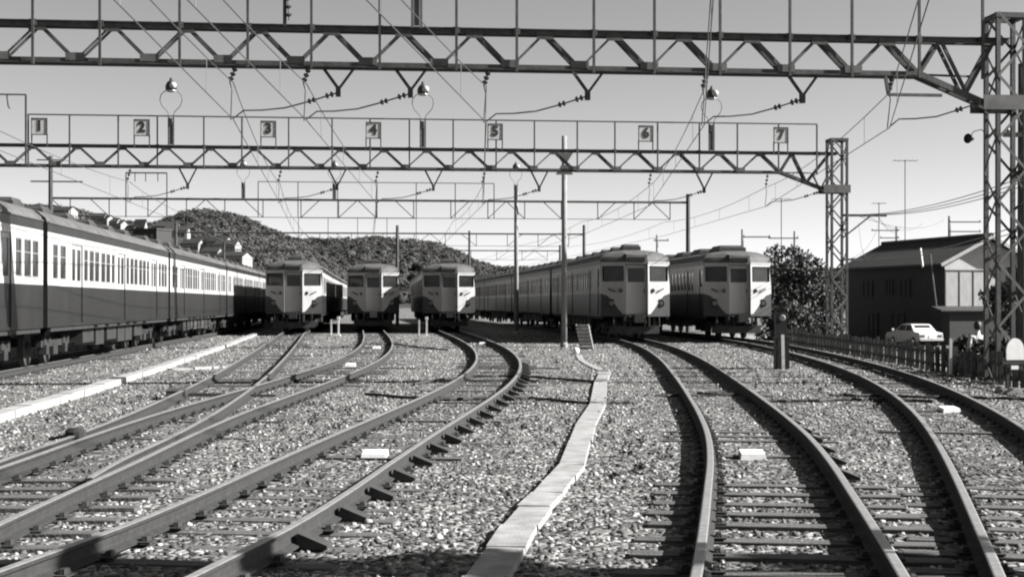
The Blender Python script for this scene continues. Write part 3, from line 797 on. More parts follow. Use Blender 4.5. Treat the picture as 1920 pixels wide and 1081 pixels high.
# ------------------------------------------------------------------ overhead wires, hangers and pull-off arms
def wire_x(key, y): return PATH[key](y)
GY = {}
def disc_string(b, p, q, n=3, r=.06):
    p, q = Vector(p), Vector(q); d = (q - p)
    b.tube([p, q], .014, 5)
    for i in range(n):
        c = p + d * ((i + .7) / (n + .4)); u = d.normalized()
        b.tube([c - u * .03, c - u * .012, c + u * .02, c + u * .04], [.02, r, r * .8, .02], 8)
SPANS = {}
def hang(G_, key, v_bracket, gname):
    """messenger hanger, V bracket and pull-off arm of one track on one gantry"""
    y = G_['y0']
    for _ in range(4):
        x = PATH[key](y); y = G_['y0'] + x * math.tan(SKEW)
    x = PATH[key](y); zb = G_['zb']
    SPANS.setdefault(key, []).append((x, y))
    lx = x / math.cos(SKEW)
    o = thing('wire_hanger', 'insulator string and pull-off arm over the %s track on the %s' % (key, gname), 'insulator', (x, y, 0), SKEW, 'insulated wire hangers beneath the gantries')
    part('insulator', lambda b: disc_string(b, (.05, 0, zb - .05), (-.06, -.12, 6.0)), 'insulator', o)
    part('hanger_clip', lambda b: b.tube([(-.06, -.12, 6.0), (-.02, -.1, 5.85), (-.05, 0, 5.27)], .012, 5), 'wire', o)
    if v_bracket:
        vx = 2.05
        part('bracket', lambda b: [b.beam((vx - .3, 0, zb - .04), (vx, 0, 5.92), .05, .06), b.beam((vx + .32, 0, zb - .04), (vx + .02, 0, 5.92), .045, .05), b.box((vx, 0, 5.86), (.1, .12, .2))], 'steel', o)
    else: vx = 2.0
    rod = part('pull_off_rod', lambda b: b.tube([(vx, 0, 5.84), (vx - .55, 0, 5.66), (1.0, 0, 5.52), (.55, 0, 5.47), (.2, 0, 5.46), (0, 0, 5.3)], .016, 5), 'wire', o)
    part('rod_insulator', lambda b: [disc_string(b, (vx - .06, 0, 5.82), (vx - .28, 0, 5.75), 2, .065), disc_string(b, (vx - .42, 0, 5.705), (vx - .62, 0, 5.64), 2, .06)], 'insulator', rod)
for key in ('third', 'fourth', 'fifth', 'sixth', 'seventh'): hang(G1, key, key != 'seventh', 'near gantry')
for key in ('second', 'third', 'fourth', 'fifth', 'sixth', 'seventh'): hang(G2, key, True, 'numbered gantry')

# ------------------------------------------------------------------ pipe gantries farther back
def pipe_gantry(label, y0, xl, xr, z, panel, posts, walk=None, dep=.92, pw=.11):
    root = thing('catenary_gantry', label, 'gantry', (0, y0, 0), SKEW, 'steel gantries across the tracks')
    part('top_pipe', lambda b: b.tube([(xl, 0, z), (xr, 0, z)], .06, 8), 'steel', root)
    for x, zt in posts: part('post', lambda b: b.tube([(x, 0, -.2), (x, 0, zt)], [pw * 1.2, pw], 8), 'steel', root)
    n = int((xr - xl) / panel); st = (xr - xl) / n
    part('tie_rod', lambda b: b.tube([(xl + st * .5, 0, z - dep), (xr - st * .5, 0, z - dep)], .018, 5), 'steel', root)
    for i in range(n):
        x = xl + i * st
        part('strut', lambda b: b.beam((x + st / 2, 0, z), (x + st / 2, 0, z - dep), .045), 'steel', root)
        m = i % 4
        part('brace', lambda b: b.beam((x, 0, z), (x + st / 2, 0, z - dep), .04) if m < 2 else b.beam((x + st, 0, z), (x + st / 2, 0, z - dep), .04), 'steel', root)
    if walk:
        wa, wb, wh = walk
        part('handrail', lambda b: b.beam((wa, -.4, z + wh), (wb, -.4, z + wh), .04), 'steel', root)
        k = int((wb - wa) / 1.8)
        for i in range(k + 1):
            xx = wa + (wb - wa) * i / k; part('post', lambda b: b.beam((xx, -.4, z - dep), (xx, -.4, z + wh), .045), 'steel', root)
    return {'y0': y0, 'zt': z, 'zb': z, 'root': root}
def lxof(px, y0): return (px - 960) / FPX * y0 / (math.cos(SKEW) - (px - 960) / FPX * math.sin(SKEW))
Y3 = 79
G3 = pipe_gantry('pipe gantry with a railed walkway behind the numbered gantry', Y3, lxof(95, Y3), lxof(1290, Y3), 7.05, 1.9, [(lxof(95, Y3), 9.2), (lxof(1290, Y3), 7.5)], (lxof(485, Y3), lxof(925, Y3), .9))
for px in (457, 627, 966): yard_lamp(G3, px, {457: 'small lyre lamp left of the walkway on the pipe gantry', 627: 'small lyre lamp on the walkway of the pipe gantry', 966: 'small lyre lamp over the slim pole of the pipe gantry'}[px], .85)
part('crossarm', lambda b: [b.beam((lxof(95, Y3) - 1, 0, 7.9), (lxof(95, Y3) + 1.6, 0, 7.9), .07), b.beam((lxof(95, Y3) - .7, 0, 9.0), (lxof(95, Y3) + .7, 0, 9.0), .06)], 'steel', G3['root'])
part('cable_frame', lambda b: [b.beam((lxof(235, Y3), .2, 8.4), (lxof(312, Y3), .2, 8.4), .07), b.beam((lxof(235, Y3), .2, 6.1), (lxof(235, Y3), .2, 8.4), .05), b.beam((lxof(312, Y3), .2, 6.1), (lxof(312, Y3), .2, 8.4), .05)] + [b.beam((lxof(p, Y3), .2, 8.4), (lxof(p, Y3), .2, 7.95), .04) for p in (252, 272, 295)], 'steel', G3['root'])
pipe_gantry('far pipe gantry rising behind the three hillside cabs', 113, lxof(330, 113), lxof(1095, 113), 6.9, 2.2, [(lxof(330, 113), 7.6), (lxof(745, 113), 7.5), (lxof(1095, 113), 7.6)], (lxof(560, 113), lxof(780, 113), 1.1))
pipe_gantry('farthest pipe gantry, faint against the hill', 152, lxof(420, 152), lxof(1050, 152), 7.0, 2.6, [(lxof(420, 152), 7.7), (lxof(880, 152), 9.0), (lxof(1050, 152), 7.6)])

for key in ('second', 'third', 'fourth', 'fifth', 'sixth', 'seventh'):
    nodes = list(SPANS[key])
    yn = nodes[0][1] - 30; nodes.insert(0, (PATH[key](max(yn, 4)) + slope(key, 6) * (yn - max(yn, 4)), yn))
    for Yg in (79, 113, 152):
        y = Yg
        for _ in range(3): y = Yg + PATH[key](y) * math.tan(SKEW)
        nodes.append((PATH[key](y), y))
    o = thing('overhead_wire', 'contact and messenger wires strung above the %s track' % key, 'wire', (0, 0, 0), 0, 'overhead wires above the tracks')
    part('contact_wire', lambda b: b.tube([(x, y, 5.28) for x, y in nodes], .010, 5), 'wire', o)
    mes = []; drops = []
    for (xa, ya), (xb, yb) in zip(nodes[:-1], nodes[1:]):
        for i in range(8):
            t = i / 8; mes.append((xa + (xb - xa) * t, ya + (yb - ya) * t, 6.0 - 1.1 * t * (1 - t)))
            if i in (1, 3, 5, 7): drops.append(mes[-1])
    mes.append((nodes[-1][0], nodes[-1][1], 6.0))
    mw = part('messenger_wire', lambda b: b.tube(mes, .010, 5), 'wire', o)
    for d in drops:
        if d[1] < 90: part('dropper', lambda b: b.tube([d, (d[0], d[1], 5.28)], .006, 4), 'wire', mw)

# ------------------------------------------------------------------ concrete troughs and slabs
def slab_run(name, label, cat, joints, width, z, thick, mats, gap=.012, taper=None):
    root = thing(name, label, cat)
    for i, (p, q) in enumerate(zip(joints[:-1], joints[1:])):
        p, q = Vector(p), Vector(q); d = (q - p); L = d.length; d.normalize(); n = Vector((d.y, -d.x, 0))
        w_ = width * R.uniform(.97, 1.03); dz = R.uniform(-.008, .008); tw = R.uniform(-.012, .012)
        a_, b_ = p + d * gap, q - d * gap; P = []
        for zz, k in ((z - thick, 0), (z, .006)):
            for pt, sg in ((a_, -1), (a_, 1), (b_, 1), (b_, -1)):
                w2 = pt + n * (sg * (w_ / 2 - k) + tw); P.append((w2.x, w2.y, zz + dz + (R.uniform(-.004, .004) if k else 0)))
        b = MB(); b.hexa(P); b.build('slab', mats, root)
    return root
J = [(830, 915, 1140), (867, 952, 1076), (907, 988, 1020), (937, 1008, 980), (969, 1035, 945), (1000, 1056, 920), (1029, 1078, 889), (1045, 1100, 868), (1064, 1111, 822), (1071, 1122, 794), (1105, 1138, 753), (1112, 1141, 713), (1124, 1146, 696)]
slab_run('cable_trough', 'winding strip of pale concrete slabs laid on the ballast', 'trough', [tuple(at((l + r) / 2, y, .06)) for l, r, y in J], .27, .05, .09, 'concrete')
slab_run('cable_trough', 'thin broken concrete edging running to the foot of the pole', 'trough', [tuple(at(x, y, .03)) for x, y in ((1128, 693), (1108, 684), (1090, 674), (1084, 664))], .2, .03, .06, 'concrete')
def resample(P, step):
    P = [Vector(p) for p in P]; out = [P[0]]; acc = 0
    for p, q in zip(P[:-1], P[1:]):
        L = (q - p).length; t = step - acc
        while t <= L: out.append(p + (q - p) * (t / L)); t += step
        acc = L - (t - step)
    return [tuple(o) for o in out]
W = [at(x, y, .12) for x, y in ((-90, 800), (0, 771), (90, 746), (178, 721), (250, 699), (311, 681), (400, 652), (480, 624))]
slab_run('cable_trough', 'long straight white concrete trough beside the sunlit train', 'trough', resample(W, 1.0), .27, .12, .2, 'trough_concrete', .008)
slab_run('cable_trough', 'short pale concrete branch leaving the long white trough', 'trough', resample([at(318, 690, .05), at(380, 688, .05), at(438, 684, .05)], .6), .28, .05, .1, 'concrete')

# white painted marker blocks between the rails
MK = [(703, 850, 'white block between the rails of the S-curved track'), (1410, 850, 'white block between the grey sleepers beside the slab strip'), (1779, 766, 'white block on the track along the fence'),
      (657, 683, 'small white block on the turnout track'), (706, 651, 'small white block before the middle hillside cab'), (905, 643, 'small white block in the bend of the S-curved track')]
for px, py, lab in MK:
    p = at(px, py, .05)
    o = thing('marker_block', lab, 'marker', p, R.uniform(-.05, .05), 'white marker blocks between the rails')
    b = MB(); w_, d_, h_ = .28, .34, .035
    b.hexa([(-w_ / 2, -d_ / 2, -.06), (w_ / 2, -d_ / 2, -.06), (w_ / 2, d_ / 2, -.06), (-w_ / 2, d_ / 2, -.06)] + [(-w_ / 2 + .015, -d_ / 2 + .02, h_ - .02), (w_ / 2 - .015, -d_ / 2 + .02, h_ - .02), (w_ / 2 - .015, d_ / 2 - .02, h_), (-w_ / 2 + .015, d_ / 2 - .02, h_)])
    b.build('block', 'white_paint', o)
    part('fixing_plank', lambda b: b.box((0, .03, -.05), (1.0, .16, .05)), 'sleeper_wood', o)

# double white stakes before the hillside cabs
for px, py, lab in ((628, 630, 'pair of thin white stakes between the two cabs by the long train'), (793, 632, 'pair of thin white stakes before the S-curved track bends away')):
    p = at(px, py, 0); o = thing('limit_stake', lab, 'stake', p, 0, 'double white limit stakes')
    for s, h in ((-1, .85), (1, .95)): part('stake', lambda b: b.beam((s * .18, 0, -.1), (s * .18, 0, h), .075, .07), 'white_paint', o)
    part('foot', lambda b: b.box((.04, -.06, .05), (.5, .16, .1)), 'white_paint', o)
    part('finial', lambda b: b.box((.18, 0, .93), (.13, .1, .14)), 'white_paint', o)

# dark cables lying across the ballast
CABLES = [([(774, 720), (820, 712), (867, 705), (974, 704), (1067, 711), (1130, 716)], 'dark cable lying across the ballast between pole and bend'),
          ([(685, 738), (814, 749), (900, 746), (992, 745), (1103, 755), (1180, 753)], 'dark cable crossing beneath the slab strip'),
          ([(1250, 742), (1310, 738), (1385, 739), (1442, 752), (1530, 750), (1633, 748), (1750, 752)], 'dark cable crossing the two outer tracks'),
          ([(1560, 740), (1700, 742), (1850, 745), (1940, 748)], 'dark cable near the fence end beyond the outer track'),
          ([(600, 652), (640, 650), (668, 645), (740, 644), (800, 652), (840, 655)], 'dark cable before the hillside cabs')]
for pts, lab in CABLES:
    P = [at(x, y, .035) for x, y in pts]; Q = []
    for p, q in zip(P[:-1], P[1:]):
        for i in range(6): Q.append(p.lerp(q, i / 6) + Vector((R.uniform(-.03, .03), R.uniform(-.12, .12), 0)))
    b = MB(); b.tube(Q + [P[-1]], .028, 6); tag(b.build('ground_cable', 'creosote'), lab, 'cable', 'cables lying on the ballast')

# point machine beside the turnout
p = at(345, 748, 0)
o = thing('point_machine', 'low dark steel point machine beside the turnout', 'point machine', (p.x - .12, p.y, 0), math.radians(8))
part('case', lambda b: [b.box((0, 0, .09), (.36, .7, .14), taper=.86)], 'underframe', o)
part('lid', lambda b: b.box((0, 0, .175), (.34, .64, .03), taper=.9), 'steel', o)
part('rod', lambda b: [b.beam((.2, -.15, .08), (1.7, -.15, .06), .04), b.beam((.2, .15, .08), (1.1, .15, .06), .04)], 'rail_rust', o)
p = at(150, 842, 0)
o = thing('switch_lever', 'squat weighted switch lever at the point blades', 'switch', (p.x - .1, p.y, 0), math.radians(5))
part('case', lambda b: b.box((0, 0, .06), (.26, .36, .12), taper=.8), 'underframe', o)
part('weight', lambda b: b.lathe([(.09, -.06), (.12, -.02), (.12, .04), (.07, .08)], (.06, -.05, .17), 12), 'underframe', o)
part('lever', lambda b: b.beam((-.25, 0, .12), (.1, -.05, .19), .035), 'steel', o)

# ------------------------------------------------------------------ trackside signal cabinet, stake, leaning board
p = at(1467, 692, 0)
o = thing('dwarf_signal', 'black trackside signal with its lens highlight painted pale, before the fence', 'signal', p)
cb = part('cabinet', lambda b: [b.box((.02, .25, .36), (.34, .36, .86)), b.box((.02, .25, .8), (.38, .4, .05))], 'black', o)
part('cabinet_door', lambda b: b.box((.02, .04, .38), (.28, .02, .72)), 'creosote', cb)
hd = part('signal_head', lambda b: [b.box((0, .25, 1.11), (.27, .26, .6)), b.lathe([(.12, .1), (.13, .22)], (0, .2, 1.3), 14, axis='y')], 'black', o)
part('lens', lambda b: b.lathe([(.085, .0), (.08, .23), (.04, .25)], (0, .2, 1.3), 14, axis='y'), 'porcelain', hd)  # pale disc: the highlight on the lens is put into its colour
part('hood', lambda b: b.tube([(.13 * math.cos(t), -.06, 1.3 + .13 * math.sin(t)) for t in [math.pi * k / 8 for k in range(9)]], .015, 5), 'black', hd)
q = at(1469, 700, 0)
o = thing('white_stake', 'single slim white stake in front of the black signal', 'stake', q)
part('stake', lambda b: b.beam((0, 0, -.1), (-.02, 0, .92), .07, .06), 'white_paint', o)
part('foot', lambda b: b.box((0, .02, .03), (.16, .14, .08)), 'concrete', o)
p = at(1098, 655, 0)
o = thing('leaning_board', 'pale slatted board leaning beside the tall concrete pole', 'board', (p.x, p.y, 0), math.radians(-4))
for s in (-1, 1): part('stile', lambda b: b.beam((s * .22 + .06, 0, 0), (s * .22 - .13, .25, .9), .05, .04), 'concrete_pole', o)
for i in range(7):
    t = (i + .5) / 7; part('slat', lambda b: b.beam((-.22 + .06 - .19 * t, .25 * t - .03, .9 * t), (.22 + .06 - .19 * t, .25 * t - .03, .9 * t), .025, .1, up=(0, -.2, 1)), 'concrete', o)
p = at(1080, 664, 0)
o = thing('marker_post', 'small round white knob post at the foot of the pole', 'marker', p)
part('knob', lambda b: b.lathe([(.03, 0), (.09, .05), (.11, .12), (.08, .2), (.02, .23)], n=12), 'white_paint', o, True)
part('plinth', lambda b: b.box((0, 0, 0), (.3, .25, .06)), 'concrete', o)
# round-topped white board on its dark stand at the fence
p = at(1904, 737, 0)
o = thing('round_topped_board', 'white round-topped board on a dark stand by the fence', 'sign', (p.x, p.y, 0), math.radians(6))
poly = [(-.17, 0, .62), (.17, 0, .62)] + [(.17 * math.cos(t), 0, .8 + .22 * math.sin(t)) for t in [math.pi * k / 12 for k in range(13)]]
part('board', lambda b: b.prism(poly, (0, .04, 0)), 'white_paint', o)
part('crossbar', lambda b: b.box((0, .03, .57), (.5, .06, .07)), 'black', o)
part('plate', lambda b: b.box((-.02, -.01, .48), (.14, .02, .07)), 'white_paint', o)
for s in (-1, 1): part('leg', lambda b: b.beam((s * .15, .03, 0), (s * .13, .03, .54), .045), 'black', o)
part('base', lambda b: b.box((0, .05, .04), (.6, .35, .1)), 'concrete', o)

# ------------------------------------------------------------------ picket fence
fr_root = thing('picket_fence', 'low dark picket fence of old wood along the outer track', 'fence')
pk = []
for hh in (.62, .66, .7):
    b = MB(); b.hexa([(-.09, -.04, -.6), (.09, -.04, -.6), (.09, .04, -.6), (-.09, .04, -.6), (-.08, -.04, hh), (.08, -.04, hh - .03), (.08, .04, hh - .03), (-.08, .04, hh)]); pk.append(b.mesh('picket', 'fence_wood'))
y = 25.5; k = 0
while y < 62:
    x = fence_x(y); s = (fence_x(y + .2) - fence_x(y - .2)) / .4
    o_ = link('picket', R.choice(pk), fr_root, (x + R.uniform(-.01, .01), y, R.uniform(-.04, .03)), math.pi / 2 - math.atan(s))
    o_.rotation_euler = (R.uniform(-.03, .03), R.uniform(-.03, .03), math.pi / 2 - math.atan(s))
    y += .56; k += 1
for z in (.18, .47):
    part('fence_rail', lambda b: b.tube([(fence_x(v) + .04, v, z) for v in np.arange(25.5, 62.1, 2)], .035, 4), 'fence_wood', fr_root)
p = at(1778, 703, 0)
o = thing('white_stake', 'slim white post at the fence beside the dark shrubs', 'stake', (fence_x(p.y) - .15, p.y - .3, 0))
part('stake', lambda b: b.beam((0, 0, -.1), (.01, 0, .85), .06), 'white_paint', o)
part('foot', lambda b: b.box((0, 0, 0), (.14, .14, .08)), 'concrete', o)

# ------------------------------------------------------------------ plants
def leaves(n, blobs, size, seed):
    r = np.random.RandomState(seed)
    w = np.array([b[3] * b[4] * b[5] for b in blobs]); w = w / w.sum()
    idx = r.choice(len(blobs), n, p=w); B = np.array(blobs)[idx]
    d = r.normal(size=(n, 3)); d /= np.linalg.norm(d, axis=1)[:, None]
    rad = r.uniform(.35, 1, n) ** .5 * r.uniform(.82, 1.12, n)
    C = B[:, :3] + d * B[:, 3:6] * rad[:, None]
    u = r.normal(size=(n, 3)); u /= np.linalg.norm(u, axis=1)[:, None]
    v = np.cross(u, r.normal(size=(n, 3))); v /= np.linalg.norm(v, axis=1)[:, None]
    s = size * r.uniform(.6, 1.3, n)[:, None]
    V = np.stack([C - u * s, C + v * s * .5, C + u * s, C - v * s * .5], 1).reshape(-1, 3)
    return V, np.arange(n * 4)
def plant(name, label, cat, loc, blobs, n, size, seed, trunk=None, group=None):
    o = thing(name, label, cat, loc, 0, group)
    V, F = leaves(n, blobs, size, seed)
    link('crown', numpy_mesh('crown', V, F, 'leaf', 4), o)
    if trunk:
        h, r0 = trunk
        tr = part('trunk', lambda b: b.tube([(0, 0, -.2), (.05, .03, h * .35), (-.04, .05, h * .7), (.02, 0, h)], [r0, r0 * .8, r0 * .55, r0 * .3], 8), 'bark', o, True)
        rr = random.Random(seed)
        for bl in blobs[:8]:
            z0 = h * rr.uniform(.4, .8)
            part('limb', lambda b: b.tube([(0, .03, z0), (bl[0] * .5, bl[1] * .5, (z0 + bl[2]) / 2 + .1), (bl[0] * .9, bl[1] * .9, bl[2])], [r0 * .4, r0 * .25, r0 * .1], 6), 'bark', tr)
    else:
        rr = random.Random(seed)
        for bl in blobs[:5]:
            part('stem', lambda b: b.tube([(bl[0] * .4, bl[1] * .4, -.2), (bl[0], bl[1], bl[2])], [.05, .015], 6), 'bark', o)
    return o
def blobs_of(n, rx, ry, z0, z1, br, seed):
    r = random.Random(seed); L = []
    for i in range(n):
        t = r.random(); z = z0 + (z1 - z0) * t; k = math.sin(math.pi * min(1, max(.08, .15 + .8 * t)))
        an = r.uniform(0, 6.28); q = r.uniform(.2, 1) ** .5
        L.append((rx * k * q * math.cos(an), ry * k * q * math.sin(an), z, br * r.uniform(.6, 1.2), br * r.uniform(.6, 1.2), br * r.uniform(.5, .9)))
    return L
def P_(px, Y): return ((px - 960) / FPX * Y, Y, ground_z((px - 960) / FPX * Y, Y))
plant('tree', 'thin airy tree rising behind the cab by the fence', 'tree', P_(1478, 92), blobs_of(26, 2.2, 2, 2.6, 6.0, .7, 3), 2600, .13, 3, (5.2, .16))
plant('tree', 'dense dark tree between the cab and the lattice pillar', 'tree', P_(1500, 86), blobs_of(30, 1.9, 2, .9, 4.2, 1.0, 4), 9000, .14, 4, (3.2, .18))
plant('tree', 'dense dark tree in front of the long house wall', 'tree', P_(1528, 88), blobs_of(28, 1.1, 2, .6, 3.3, .8, 5), 8000, .14, 5, (3.0, .16))
plant('shrub', 'dark shrub at the foot of the trees beside the cab', 'shrub', P_(1475, 78), blobs_of(20, 1.3, 1.0, .3, 2.1, .7, 6), 6000, .1, 6)
plant('shrub', 'broad dark hedge shrub behind the fence by the lattice pillar', 'shrub', P_(1515, 80), blobs_of(24, 1.4, 1.0, .3, 1.9, .65, 7), 7000, .1, 7)
for i, (px, Y, lab) in enumerate(((1800, 36, 'dark shrub behind the fence next to the white post'), (1835, 34.6, 'dark shrub behind the fence below the standing person'), (1868, 34, 'dark shrub around the foot of the near lattice pillar'), (1905, 32.5, 'dark shrub behind the round-topped white board'), (1945, 31.5, 'dark shrub at the picture edge past the round-topped board'))):
    x, yy, z = P_(px, Y)
    plant('shrub', lab, 'shrub', (x + .2, yy, min(z, -.3)), blobs_of(16, .6, .5, .15, 1.0, .3, 20 + i), 3200, .055, 20 + i)
plant('tree', 'leafy dark tree behind the near lattice pillar past the house', 'tree', P_(1925, 78), blobs_of(26, 1.6, 1.6, .8, 4.6, .9, 41), 7000, .13, 41, (3.8, .16))
plant('tree', 'added unseen slender tree past the fence, casting shade across the rails', 'tree', (10.6, 8.6, -.4), blobs_of(34, .5, .5, 1.2, 9.8, .42, 50), 9000, .12, 50, (9, .15))  # added out of view, shaped and placed to cast the foreground shade band

# ------------------------------------------------------------------ house beyond the fence
HC = Vector((25.5, 88, -.8)); HD = Vector((-.24, .97, 0)).normalized(); HV = Vector((.97, .24, 0)).normalized()
def hp(u, v, z): return HC + HD * u + HV * v + Vector((0, 0, z))      # u along the long wall, v along the gable
hs = thing('house', 'two-storey house with dark long wall and pale gable end', 'house')
LU, LV, ZE, ZR = 12.4, 5.6, 4.95, 6.35
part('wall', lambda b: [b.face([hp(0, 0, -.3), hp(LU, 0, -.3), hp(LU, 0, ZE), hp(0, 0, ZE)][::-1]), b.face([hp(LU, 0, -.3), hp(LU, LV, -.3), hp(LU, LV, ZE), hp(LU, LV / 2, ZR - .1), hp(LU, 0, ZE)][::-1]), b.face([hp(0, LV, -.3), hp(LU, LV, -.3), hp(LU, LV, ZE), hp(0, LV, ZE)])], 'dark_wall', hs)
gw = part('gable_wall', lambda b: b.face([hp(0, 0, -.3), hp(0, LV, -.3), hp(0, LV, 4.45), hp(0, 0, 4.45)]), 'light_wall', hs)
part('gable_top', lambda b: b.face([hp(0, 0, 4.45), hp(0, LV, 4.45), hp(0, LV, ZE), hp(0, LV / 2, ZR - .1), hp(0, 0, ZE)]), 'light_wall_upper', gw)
for i in range(7): part('batten', lambda b: b.beam(hp(-.02, .05 + i * (LV - .1) / 6, 2.3), hp(-.02, .05 + i * (LV - .1) / 6, 4.44), .05, .03), 'light_wall', gw)
part('string_course', lambda b: b.beam(hp(-.03, 0, 4.45), hp(-.03, LV, 4.45), .06, .07), 'light_wall', gw)
ov = .55
def slope_face(b, s, z_off=0):
    v0, v1 = (-ov, LV / 2) if s < 0 else (LV + ov, LV / 2); k = (ZR - ZE) / (LV / 2); ze = ZE - k * ov
    P = [hp(-ov, v0, ze), hp(LU + ov, v0, ze), hp(LU + ov, v1, ZR), hp(-ov, v1, ZR)]
    b.hexa([p for p in P] + [p + Vector((0, 0, .12)) for p in P])
for s in (-1, 1):
    rf = part('roof', lambda b: slope_face(b, s), 'roof_tile', hs)
    v0 = -ov if s < 0 else LV + ov; ze = ZE - (ZR - ZE) / (LV / 2) * ov
    for i in range(1, 24):
        u = -ov + i * (LU + 2 * ov) / 24
        part('roof_seam', lambda b: b.beam(hp(u, v0, ze + .14), hp(u, LV / 2, ZR + .14), .04, .025), 'roof_tile', rf)
    part('bargeboard', lambda b: b.beam(hp(-ov - .03, v0, ze + .02), hp(-ov - .03, LV / 2, ZR + .02), .04, .2), 'light_wall', rf)
part('ridge', lambda b: b.tube([hp(-ov, LV / 2, ZR + .16), hp(LU + ov, LV / 2, ZR + .16)], .12, 8), 'roof_tile', hs)
for u, z, w_, h in ((4.6, 3.4, 1.1, 1.1), (6.6, 3.5, .8, .9), (9.5, 3.4, 1.2, 1.0), (5.5, 1.1, 1.5, 1.5), (8.8, 1.0, 1.2, 1.6)):
    wn = part('window', lambda b: b.beam(hp(u - w_ / 2, -.02, z), hp(u + w_ / 2, -.02, z), .04, h), 'house_glass', hs)
    part('frame', lambda b: [b.beam(hp(u - w_ / 2, -.05, z + k * h / 2), hp(u + w_ / 2, -.05, z + k * h / 2), .04, .05) for k in (-1, 1)] + [b.beam(hp(u + k * w_ / 2, -.05, z - h / 2), hp(u + k * w_ / 2, -.05, z + h / 2), .05, .04) for k in (-1, 0, 1)], 'dark_wall', wn)
part('pent_roof', lambda b: [b.hexa([hp(-1.2, -.9, 2.0), hp(0, -.9, 2.2), hp(0, LV, 2.2), hp(-1.2, LV, 2.0), hp(-1.2, -.9, 2.07), hp(0, -.9, 2.3), hp(0, LV, 2.3), hp(-1.2, LV, 2.07)])], 'roof_tile', hs)
part('porch_wall', lambda b: b.hexa([hp(-.9, -.2, -.3), hp(-.02, -.2, -.3), hp(-.02, LV - .2, -.3), hp(-.9, LV - .2, -.3), hp(-.9, -.2, 2.0), hp(-.02, -.2, 2.0), hp(-.02, LV - .2, 2.0), hp(-.9, LV - .2, 2.0)]), 'dark_wall', hs)
part('drain_pipe', lambda b: b.tube([hp(.4, -.72, 5.4), hp(.2, -.72, 4.4), hp(-.1, -.6, 2.3)], .05, 6), 'steel_light', hs)
part('stove_pipe', lambda b: b.tube([hp(1.2, -.75, 4.6), hp(1.4, -.8, 5.75)], .06, 8), 'white_paint', hs)

# ------------------------------------------------------------------ parked car
def make_car_sedan():
    root = thing('parked_car', 'pale sedan parked beside the dark house, its tail in sunshine', 'car', (23.65, 84.2, -.8), math.radians(15)); root.scale = (.94,) * 3
    # car frame: tail at y = 0, nose at y = 4.1, width 1.56
    hw = .78
    prof = [(0.02, .38), (0.0, .62), (.05, .84), (.75, .92), (1.15, .93), (2.9, .92), (3.95, .8), (4.08, .62), (4.06, .36)]
    b = MB()
    for s in (-1, 1):
        P = [(s * hw, y, z) for y, z in prof] + [(s * hw, 3.75, .25), (s * hw, .35, .25)]
        b.face(P if s < 0 else P[::-1])
    for (ya, za), (yb, zb) in zip(prof[:-1], prof[1:]): b.face([(-hw, ya, za), (hw, ya, za), (hw, yb, zb), (-hw, yb, zb)][::-1])
    b.face([(-hw, .35, .25), (hw, .35, .25), (hw, 3.75, .25), (-hw, 3.75, .25)])
    b.build('body', 'car_paint', root)
    cab_ = [(.72, .92), (1.2, 1.32), (1.35, 1.36), (2.25, 1.36), (2.45, 1.31), (3.0, .92)]
    b = MB(); k = .12
    for (ya, za), (yb, zb) in zip(cab_[:-1], cab_[1:]):
        fa, fb = hw - .03 - (za - .92) / .44 * k, hw - .03 - (zb - .92) / .44 * k
        b.face([(-fa, ya, za), (fa, ya, za), (fb, yb, zb), (-fb, yb, zb)][::-1])
    for s in (-1, 1):
        P = [(s * (hw - .03 - (z - .92) / .44 * k), y, z) for y, z in cab_]; b.face(P if s < 0 else P[::-1])
    b.build('cabin', 'car_paint', root)
    def cabx(z): return hw - .03 - (z - .92) / .44 * k + .006
    part('rear_window', lambda b: b.face([(-.56, .80, .975), (.56, .80, .975), (.52, 1.15, 1.29), (-.52, 1.15, 1.29)]), 'glass', root)
    part('windscreen', lambda b: b.face([(-.56, 2.93, .99), (.56, 2.93, .99), (.52, 2.5, 1.29), (-.52, 2.5, 1.29)][::-1]), 'glass', root)
    for s in (-1, 1):
        for y in ((.98, 1.72, 1.28), (1.8, 2.75, 2.42)):
            P = [(s * cabx(.97), y[0], .97), (s * cabx(.97), y[1], .97), (s * cabx(1.29), y[1] if y[0] < 1.5 else y[2], 1.29), (s * cabx(1.29), y[2] if y[0] < 1.5 else y[0], 1.29)]
            part('side_window', lambda b: b.face(P if s > 0 else P[::-1]), 'glass', root)
        for y in (.75, 3.2):
            wh = part('wheel', lambda b: b.lathe([(.28, -.09), (.3, -.05), (.3, .05), (.28, .09)], (s * .7, y, .3), 16, axis='x'), 'tyre', root)
            part('hubcap', lambda b: b.lathe([(.15, -.1), (.17, 0), (.15, .1)], (s * .71, y, .3), 12, axis='x'), 'chrome', wh)
        part('tail_light', lambda b: b.box((s * .58, .005, .66), (.28, .05, .14)), 'vent_dark', root)
        part('headlight', lambda b: b.lathe([(.09, -.05), (.08, .02)], (s * .56, 4.07, .64), 12, axis='y'), 'porcelain', root)
        part('mirror', lambda b: [b.box((s * .72, 3.3, 1.02), (.16, .06, .12)), b.beam((s * .7, 3.3, .85), (s * .72, 3.3, 1.0), .02)], 'porcelain', root)
    part('bumper', lambda b: b.box((0, -.04, .44), (1.56, .1, .12)), 'chrome', root); part('bumper', lambda b: b.box((0, 4.12, .44), (1.56, .1, .12)), 'chrome', root)
    part('number_plate', lambda b: b.box((0, -.01, .62), (.33, .03, .16)), 'white_paint', root)
mat('car_paint', .42, .3, 0, .04, 2, spec=.5)
make_car_sedan()

